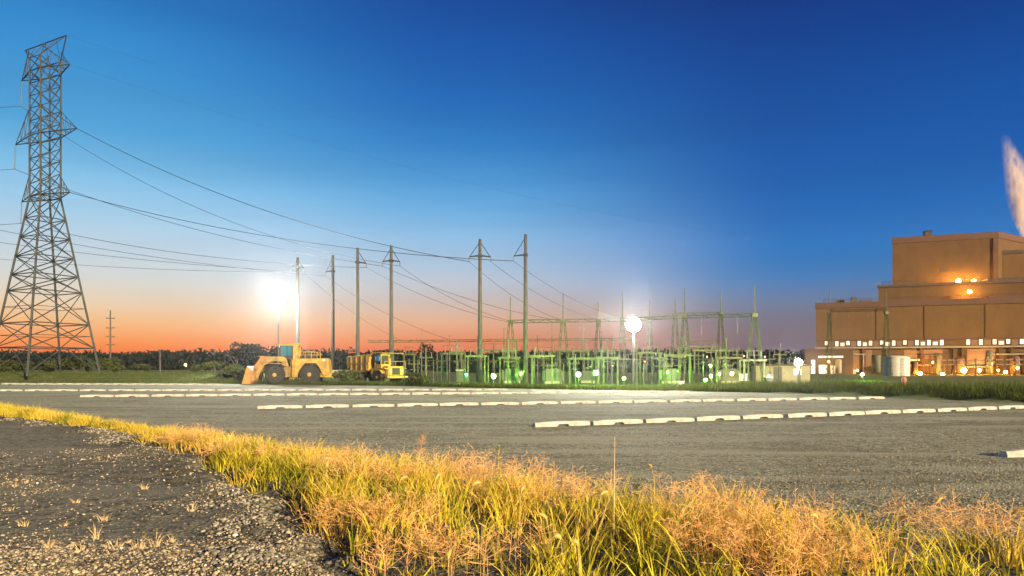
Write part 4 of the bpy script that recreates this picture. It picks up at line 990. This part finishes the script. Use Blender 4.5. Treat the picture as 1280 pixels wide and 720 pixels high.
# pipes and yard clutter before the plant: a simple pipe rack
rk = thing('pipe_rack', 'steel pipe rack with vertical posts at the right foot of the plant', 'pipe rack', (gx(1232,165), 165, 0), ROT)
for k in range(9): MB().tube((-8+k*2,0,0), (-8+k*2,0,4.2+(k % 3)*.7), .12, .12, 6).build('post', M['trim'], rk)
for k in range(2): MB().tube((-9,.25,2.6+k*1.1), (9,.25,2.6+k*1.1), .16, .16, 8).build('pipe', M['conc'], rk)
def vessel(px, v, r, h_, m, label):
    u = upx(px, v); c = O+Vector((u*math.cos(ROT)-v*math.sin(ROT), u*math.sin(ROT)+v*math.cos(ROT), 0))
    t = thing('process_vessel', label, 'vessel', (c.x, c.y, 0), 0, 'process vessels at the plant foot')
    MB().lathe([(r,.3),(r,h_-r*.4),(r*.8,h_-r*.12),(r*.3,h_)], (0,0,0), 'Z', 18).build('shell', M[m], t, True)
    b = MB()
    for k in range(4): b.tube((r*.8*math.cos(k*1.57+.6), r*.8*math.sin(k*1.57+.6), 0), (r*.8*math.cos(k*1.57+.6), r*.8*math.sin(k*1.57+.6), .5), .09)
    b.box((0,0,.45), (r*1.7,r*1.7,.12)); b.build('base', M['trim'], t)
    MB().tube((r+.12,0,.2), (r+.12,0,h_*.9), .09, .09, 8).tube((r+.12,0,h_*.9), (0,0,h_*.95), .09, .09, 8).build('pipe', M['conc'], t)
for a in ((1048,-5,.8,4.2,'conc','pale process vessel before the leftmost plant doorway'),(1095,-7,1.1,5.4,'relay','dark tall process vessel just left of the white tank'),(1143,-5,.7,3.6,'trim','short brown vessel just right of the white tank'),(1171,-3,.9,5.8,'relay','dark vessel under the louvre before the orange wall'),
          (1200,-4,1.2,4.6,'trim','broad brown vessel behind the brightest low lamp'),(1236,-4,.7,6.4,'relay','slender tall dark vessel among the pipe rack posts'),(1268,-3,1.0,5.0,'trim','brown vessel near the right frame edge')): vessel(*a)
cs = thing('canopy', 'dark steel loading canopy on posts at the foot of the plant', 'canopy', O, ROT)
u0, u1 = upx(1150, -7), upx(1186, -7)
MB().span(u0, u1, -9, -3, 5.2, 5.5).build('roof', M['roof'], cs)
for k in range(5):
    for v_ in (-8.8, -3.2): MB().tube((u0+.2+k*(u1-u0-.4)/4, v_, 0), (u0+.2+k*(u1-u0-.4)/4, v_, 5.2), .1, .1, 6).build('post', M['trim'], cs)
# brick-red post and dark equipment at the lot's right edge
o = MB().lathe([(.13,0),(.13,.7),(.17,.72),(.17,.8),(.1,.95)], (0,0,0), 'Z', 12).build('hydrant_post', mat('faded_red', (.35,.12,.09), (.42,.2,.15), 5, .7)); o.location = (gx(1130,46), 46, float(ground_z(gx(1130,46),46))); tag(o, 'short faded red post in the grass right of the dark pallet', 'bollard')
o = MB().box((0,0,.3), (1.0,.6,.5)).box((-.7,.1,.25), (.5,.5,.4)).build('tarp_bundle', M['black'], bevel=.05); o.location = (gx(1113,46), 46, float(ground_z(gx(1113,46),46))); tag(o, 'low dark covered bundle lying in the grass before the tank', 'bundle')

# ------------------------------------------------------------------ steam
stm = bpy.data.materials.new('steam'); stm.use_nodes = True; t = stm.node_tree; t.nodes.remove(t.nodes['Principled BSDF'])
pv = t.nodes.new('ShaderNodeVolumePrincipled'); pv.inputs['Color'].default_value = (.96, .85, .80, 1); pv.inputs['Anisotropy'].default_value = .1  # white steam tinted peach to carry the sodium lamp glow
cd = t.nodes.new('ShaderNodeTexCoord'); mp = t.nodes.new('ShaderNodeMapping'); mp.inputs['Scale'].default_value = (1, 1, .35); t.links.new(cd.outputs['Object'], mp.inputs[0])
nz_ = t.nodes.new('ShaderNodeTexNoise'); nz_.inputs['Scale'].default_value = .8; nz_.inputs['Detail'].default_value = 4; t.links.new(mp.outputs[0], nz_.inputs[0])
sz = t.nodes.new('ShaderNodeSeparateXYZ'); t.links.new(cd.outputs['Object'], sz.inputs[0])
hr = t.nodes.new('ShaderNodeMapRange'); hr.inputs['From Min'].default_value = 0; hr.inputs['From Max'].default_value = 36; hr.inputs['To Min'].default_value = 1.5; hr.inputs['To Max'].default_value = .06; t.links.new(sz.outputs[2], hr.inputs['Value'])
nr = t.nodes.new('ShaderNodeMapRange'); nr.inputs['From Min'].default_value = .36; nr.inputs['From Max'].default_value = .6; t.links.new(nz_.outputs[0], nr.inputs['Value'])
def MA(op, a, b2=None):
    n_ = t.nodes.new('ShaderNodeMath'); n_.operation = op
    for k_, v_ in enumerate((a, b2)):
        if v_ is None: continue
        if isinstance(v_, (int, float)): n_.inputs[k_].default_value = v_
        else: t.links.new(v_, n_.inputs[k_])
    return n_.outputs[0]
zn = MA('DIVIDE', sz.outputs[2], 36.0)
dx_ = MA('ADD', sz.outputs[0], MA('MULTIPLY', MA('POWER', zn, 2.2), 6.6))
rad_ = MA('SQRT', MA('ADD', MA('MULTIPLY', dx_, dx_), MA('MULTIPLY', sz.outputs[1], sz.outputs[1])))
rmax = MA('ADD', .5, MA('MULTIPLY', MA('SINE', MA('MULTIPLY', MA('POWER', zn, .8), 2.9)), 3.9))
fall = t.nodes.new('ShaderNodeMapRange'); fall.inputs['From Min'].default_value = 1; fall.inputs['From Max'].default_value = .25; t.links.new(MA('DIVIDE', rad_, rmax), fall.inputs['Value'])
t.links.new(MA('MULTIPLY', MA('MULTIPLY', hr.outputs[0], nr.outputs[0]), fall.outputs[0]), pv.inputs['Density'])
t.links.new(pv.outputs[0], t.nodes['Material Output'].inputs['Volume'])
b = MB(); base = at(1279,298,240); vs = []; rings = []
SR = [(1279,298,.9),(1279,285,2.2),(1278,265,3.6),(1276,240,4.6),(1273,218,5.0),(1268,200,4.6),(1262,185,3.8),(1258,175,2.6),(1256,169,.8)]
nn = 18
for (px, py, r) in SR:
    c = at(px, py, 240)-base
    for k in range(nn):
        a = 2*math.pi*k/nn; q = r*(1+.15*math.sin(3*a+py*.1)); vs.append((c.x+q*math.cos(a), q*math.sin(a), c.z))
fs = [(i*nn+k, i*nn+(k+1) % nn, (i+1)*nn+(k+1) % nn, (i+1)*nn+k) for i in range(len(SR)-1) for k in range(nn)] + [tuple(range(nn-1,-1,-1)), tuple((len(SR)-1)*nn+k for k in range(nn))]
b.add(vs, fs); o = b.build('steam_plume', stm); o.location = base; tag(o, 'steam plume tinted peach for lamplight rising from the stack at the right', 'steam')

# ------------------------------------------------------------------ wheel loader
def wheel(parent, c, r, w, nt_=22, ax='Y', rimm='yellow'):
    c = Vector(c)
    ty = MB().lathe([(r*.55,-w/2),(r*.86,-w/2),(r*.96,-w*.38),(r,-w*.2),(r,w*.2),(r*.96,w*.38),(r*.86,w/2),(r*.55,w/2)], c, 'Y', 32)
    for k in range(nt_):
        a = 2*math.pi*k/nt_
        for s in (-1, 1):
            m_ = Matrix.Rotation(-a, 3, 'Y') @ Matrix.Rotation(s*.35, 3, 'Z'); ty.box(c+Matrix.Rotation(-a, 3, 'Y') @ Vector((r*1.0, s*w*.23, 0)), (.07*r, w*.46, .09*r), m=m_)
    wl = ty.build('wheel', M['tyre'], parent)
    for s in (-1, 1):
        MB().lathe([(r*.56,s*w*.40),(r*.52,s*w*.50),(r*.40,s*w*.46),(r*.36,s*w*.36),(r*.20,s*w*.36),(r*.2,s*w*.52),(r*.05,s*w*.56)], c, 'Y', 24).build('rim', M[rimm], wl)
    return wl
ld = thing('wheel_loader', 'large yellow wheel loader with its bucket lowered to the left', 'wheel loader', (gx(369,74.2), 74.2, 0), R(6))
MB().prism([(-.15,.75),(-.15,2.65),(.3,2.75),(3.45,2.8),(3.65,2.65),(3.8,1.25),(3.55,.95),(3.1,.95),(2.75,1.75),(2.4,2.25),(1.2,2.25),(.7,1.6),(.5,.75)], -1.05, 1.05).build('body', M['yellow'], ld, bevel=.05)
MB().span(2.6, 4.15, -.85, .85, .75, 1.2).build('counterweight', M['yellow'], ld, bevel=.06)
MB().span(-.3, 3.0, -.5, .5, .7, 1.5).build('chassis', M['black'], ld)
MB().span(-2.6, -.35, -.55, .55, .75, 1.95).build('front_frame', M['dirtyyellow'], ld, bevel=.05)
MB().tube((-.35,0,.8), (-.35,0,2.2), .28, .28, 12).build('articulation_joint', M['black'], ld)
for s in (-1, 1):
    MB().prism([(-.55,1.9),(-.75,2.75),(-1.1,2.98),(-2.5,2.95),(-3.1,2.6),(-3.75,1.8),(-4.15,.75),(-3.75,.6),(-3.4,1.45),(-2.85,2.2),(-2.3,2.48),(-1.3,2.45),(-.95,1.9)], s*.72-.13, s*.72+.13).build('lift_arm', M['dirtyyellow'], ld, bevel=.03)
    MB().prism([(-2.9,2.12),(-2.6,2.28),(-1.2,2.28),(-.75,2.0),(-.75,1.92),(-1.2,2.2),(-2.6,2.2),(-2.9,2.04)], s*1.2-.4, s*1.2+.4).build('fender', M['dirtyyellow'], ld)
    wheel(ld, (-1.83, s*1.2, 1.02), 1.02, .72); wheel(ld, (1.78, s*1.2, 1.05), 1.05, .72)
    MB().tube((-1.2,s*.4,1.9), (-2.6,s*.4,2.2), .11, .11, 10).tube((-2.6,s*.4,2.2), (-3.3,s*.4,2.0), .06, .06, 8).build('lift_cylinder', M['black'], ld)
MB().prism([(-2.7,3.0),(-2.4,2.9),(-4.05,1.5),(-4.4,1.8),(-3.6,2.9),(-3.9,3.05)], -.25, .25).build('tilt_linkage', M['ruststeel'], ld, bevel=.03)
MB().tube((-1.0,0,2.6), (-2.9,0,2.85), .12, .12, 10).build('tilt_cylinder', M['white'], ld)
bk = MB().prism([(-5.2,.05),(-4.3,.03),(-3.95,.35),(-3.85,.9),(-4.05,1.5),(-4.6,1.95),(-4.66,1.86),(-4.17,1.42),(-3.98,.9),(-4.06,.42),(-4.35,.13),(-5.2,.12)], -1.65, 1.65)
for s in (-1, 1): bk.prism([(-5.15,.06),(-4.3,.04),(-3.95,.35),(-3.86,.9),(-4.06,1.5),(-4.6,1.93)], s*1.68-.03, s*1.68+.03)
bko = bk.build('bucket', M['ruststeel'], ld)
tt = MB()
for k in range(8): tt.box((-5.28, -1.5+k*3.0/7, .08), (.22,.12,.09))
tt.build('tooth', M['black'], bko)
MB().span(-1.45, .0, -.75, .75, 2.7, 3.05).build('cab_base', M['black'], ld)
cabo = MB().box((-.75,0,3.02), (1.4,1.5,.08)).box((-.75,0,4.16), (1.4,1.5,.08))
for x0 in (-1.4, -.1):
    for s in (-1, 1): cabo.box((x0, s*.7, 3.6), (.1,.1,1.2))
cb = cabo.build('cab_frame', M['black'], ld)
MB().span(-1.36, -.75, -.68, .68, 3.05, 4.1).build('glass', M['cabglass'], cb); MB().span(-.68, -.15, -.68, .68, 3.05, 4.1).build('glass', M['cabglass'], cb)
MB().span(-1.65, .2, -.85, .85, 4.15, 4.32).build('cab_roof', M['yellow'], ld, bevel=.04)
MB().prism([(-.05,2.7),(-.05,4.3),(-.75,4.38),(.62,4.42),(.62,4.2),(.45,4.1),(.5,2.75)], -.95, -.75).prism([(-.05,2.7),(-.05,4.3),(-.75,4.38),(.62,4.42),(.62,4.2),(.45,4.1),(.5,2.75)], .75, .95).box((.3,0,4.25), (.5,1.5,.2)).build('roll_frame', M['yellow'], ld)
MB().span(.8, 2.2, -.6, .6, 2.78, 3.25).build('engine_hood', M['black'], ld, bevel=.05)
b = MB()
for s in (-1, 1):
    for x0 in (.65, 1.25, 1.9, 2.5): b.tube((x0,s*1.0,2.75), (x0,s*1.0,3.5), .035, .035, 6)
    b.tube((.65,s*1.0,3.5), (2.3,s*1.0,3.5), .035, .035, 6); b.tube((2.3,s*1.0,3.5), (2.7,s*1.0,3.2), .035, .035, 6); b.tube((.65,s*1.0,3.15), (2.6,s*1.0,3.15), .03, .03, 6)
b.build('railing', M['yellow'], ld)
MB().tube((1.5,.3,3.2), (1.5,.3,3.75), .09, .09, 10).build('exhaust_pipe', M['black'], ld)
MB().span(2.9, 3.5, -1.075, -1.053, 1.6, 2.5).build('grille', M['dirtyyellow'], ld); MB().box((3.2,-1.09,2.62), (.3,.03,.22)).build('tail_lamp', M['white'], ld)
b = MB(); b.tube((-.35,-1.1,.5), (-.2,-1.1,2.7), .03); b.tube((.05,-1.1,.5), (.2,-1.1,2.7), .03)
for k in range(6): b.tube((-.33+.03*k,-1.1,.6+k*.36), (.08+.03*k,-1.1,.6+k*.36), .03)
b.build('ladder', M['dirtyyellow'], ld)
for s in (-1, 1): MB().box((-1.5, s*.6, 4.05), (.12,.2,.16)).build('headlight', M['white'], ld)

# ------------------------------------------------------------------ haul truck (faces right and towards the viewer)
tk_ = thing('dump_truck', 'yellow mining dump truck with canopy over the cab, facing right', 'dump truck', (gx(474,73.5), 73.5, 0), R(-40))
bd = MB().prism([(-3.6,1.7),(-3.75,2.75),(-3.55,3.0),(.25,3.2),(.75,3.4),(2.25,3.35),(2.25,3.27),(.75,3.27),(.2,2.95),(.05,1.45),(-1.6,1.2)], -1.5, 1.5).build('dump_bed', M['yellow'], tk_, bevel=.04)
b = MB()
for s in (-1, 1):
    for x0 in (-3.0, -2.1, -1.2, -.3): b.prism([(x0,1.55),(x0+.14,1.55),(x0+.14,3.0),(x0,3.0)], s*1.53-.05, s*1.53+.05)
    b.prism([(-3.6,2.15),(.1,2.15),(.1,2.3),(-3.6,2.3)], s*1.54-.055, s*1.54+.055)
b.build('rib', M['dirtyyellow'], bd)
MB().span(-3.2, 2.4, -.5, .5, .7, 1.2).build('chassis', M['black'], tk_)
for s in (-1, 1):
    wheel(tk_, (1.35, s*1.2, .78), .78, .5); wheel(tk_, (-2.0, s*1.05, .78), .78, .85, rimm='dirtyyellow')
    MB().prism([(.45,1.3),(.75,1.62),(1.9,1.62),(2.25,1.3),(2.25,1.2),(1.85,1.5),(.8,1.5),(.5,1.2)], s*1.2-.33, s*1.2+.33).build('fender', M['yellow'], tk_)
    MB().tube((-.4,s*.75,1.0), (-.9,s*.75,1.9), .14, .1, 10).build('hoist_cylinder', M['black'], tk_)
MB().span(1.9, 2.75, -1.05, 1.05, .95, 1.95).build('hood', M['yellow'], tk_, bevel=.06)
MB().span(2.753, 2.80, -.5, .5, 1.05, 1.75).build('grille', M['black'], tk_); MB().span(2.6, 3.05, -1.4, 1.4, .68, .92).build('bumper', M['yellow'], tk_, bevel=.03)
MB().span(.6, 2.7, -1.5, 1.5, 1.66, 1.74).build('deck', M['dirtyyellow'], tk_)
MB().span(.75, 1.8, -1.25, -.1, 1.745, 2.15).build('cab_base', M['yellow'], tk_)
b = MB()
for x0 in (.8, 1.75):
    for y0 in (-1.2, -.15): b.box((x0,y0,2.62), (.1,.1,.94))
b.box((1.27,-.67,3.12), (1.15,1.25,.1)); cb = b.build('cab_frame', M['yellow'], tk_)
MB().span(.86, 1.69, -1.15, -.2, 2.16, 3.05).build('glass', M['black'], cb)
MB().lathe([(.30,-.05),(.30,.05)], (1.55,-1.42,2.75), 'Y', 20).build('mirror', M['blue'], tk_); MB().tube((1.4,-1.2,2.5), (1.55,-1.4,2.75), .03, .03, 6).build('mirror_arm', M['black'], tk_)
MB().span(.3, .95, -1.35, -.85, .75, 1.35).build('fuel_tank', M['white'], tk_, bevel=.08)
for s in (-1, 1): MB().lathe([(.14,0),(.14,.05)], (2.76,s*.8,1.5), 'X', 12).build('headlight', M['white'], tk_)
b = MB()
for k in range(5): b.tube((2.85,-1.3,.5+k*.25), (2.85,-.95,.5+k*.25), .025)
b.tube((2.85,-1.3,.4), (2.85,-1.3,1.7), .025); b.tube((2.85,-.95,.4), (2.85,-.95,1.7), .025); b.build('ladder', M['dirtyyellow'], tk_)
b = MB()
for y0 in (-1.4, 0, 1.4): b.tube((2.65,y0,1.74), (2.65,y0,2.45), .03)
b.tube((2.65,-1.4,2.45), (2.65,1.4,2.45), .03); b.build('railing', M['yellow'], tk_)


# ------------------------------------------------------------------ thin haze added to give the lamps halos
hz = bpy.data.materials.new('lamp_halo_haze'); hz.use_nodes = True; t = hz.node_tree; t.nodes.remove(t.nodes['Principled BSDF'])
pv = t.nodes.new('ShaderNodeVolumePrincipled'); pv.inputs['Color'].default_value = (.92, .95, 1, 1); pv.inputs['Density'].default_value = .00017; pv.inputs['Anisotropy'].default_value = .88
t.links.new(pv.outputs[0], t.nodes['Material Output'].inputs['Volume'])
o = MB().span(-580, 580, -75, 660, -3, 95).build('haze', hz); o['kind'] = 'stuff'
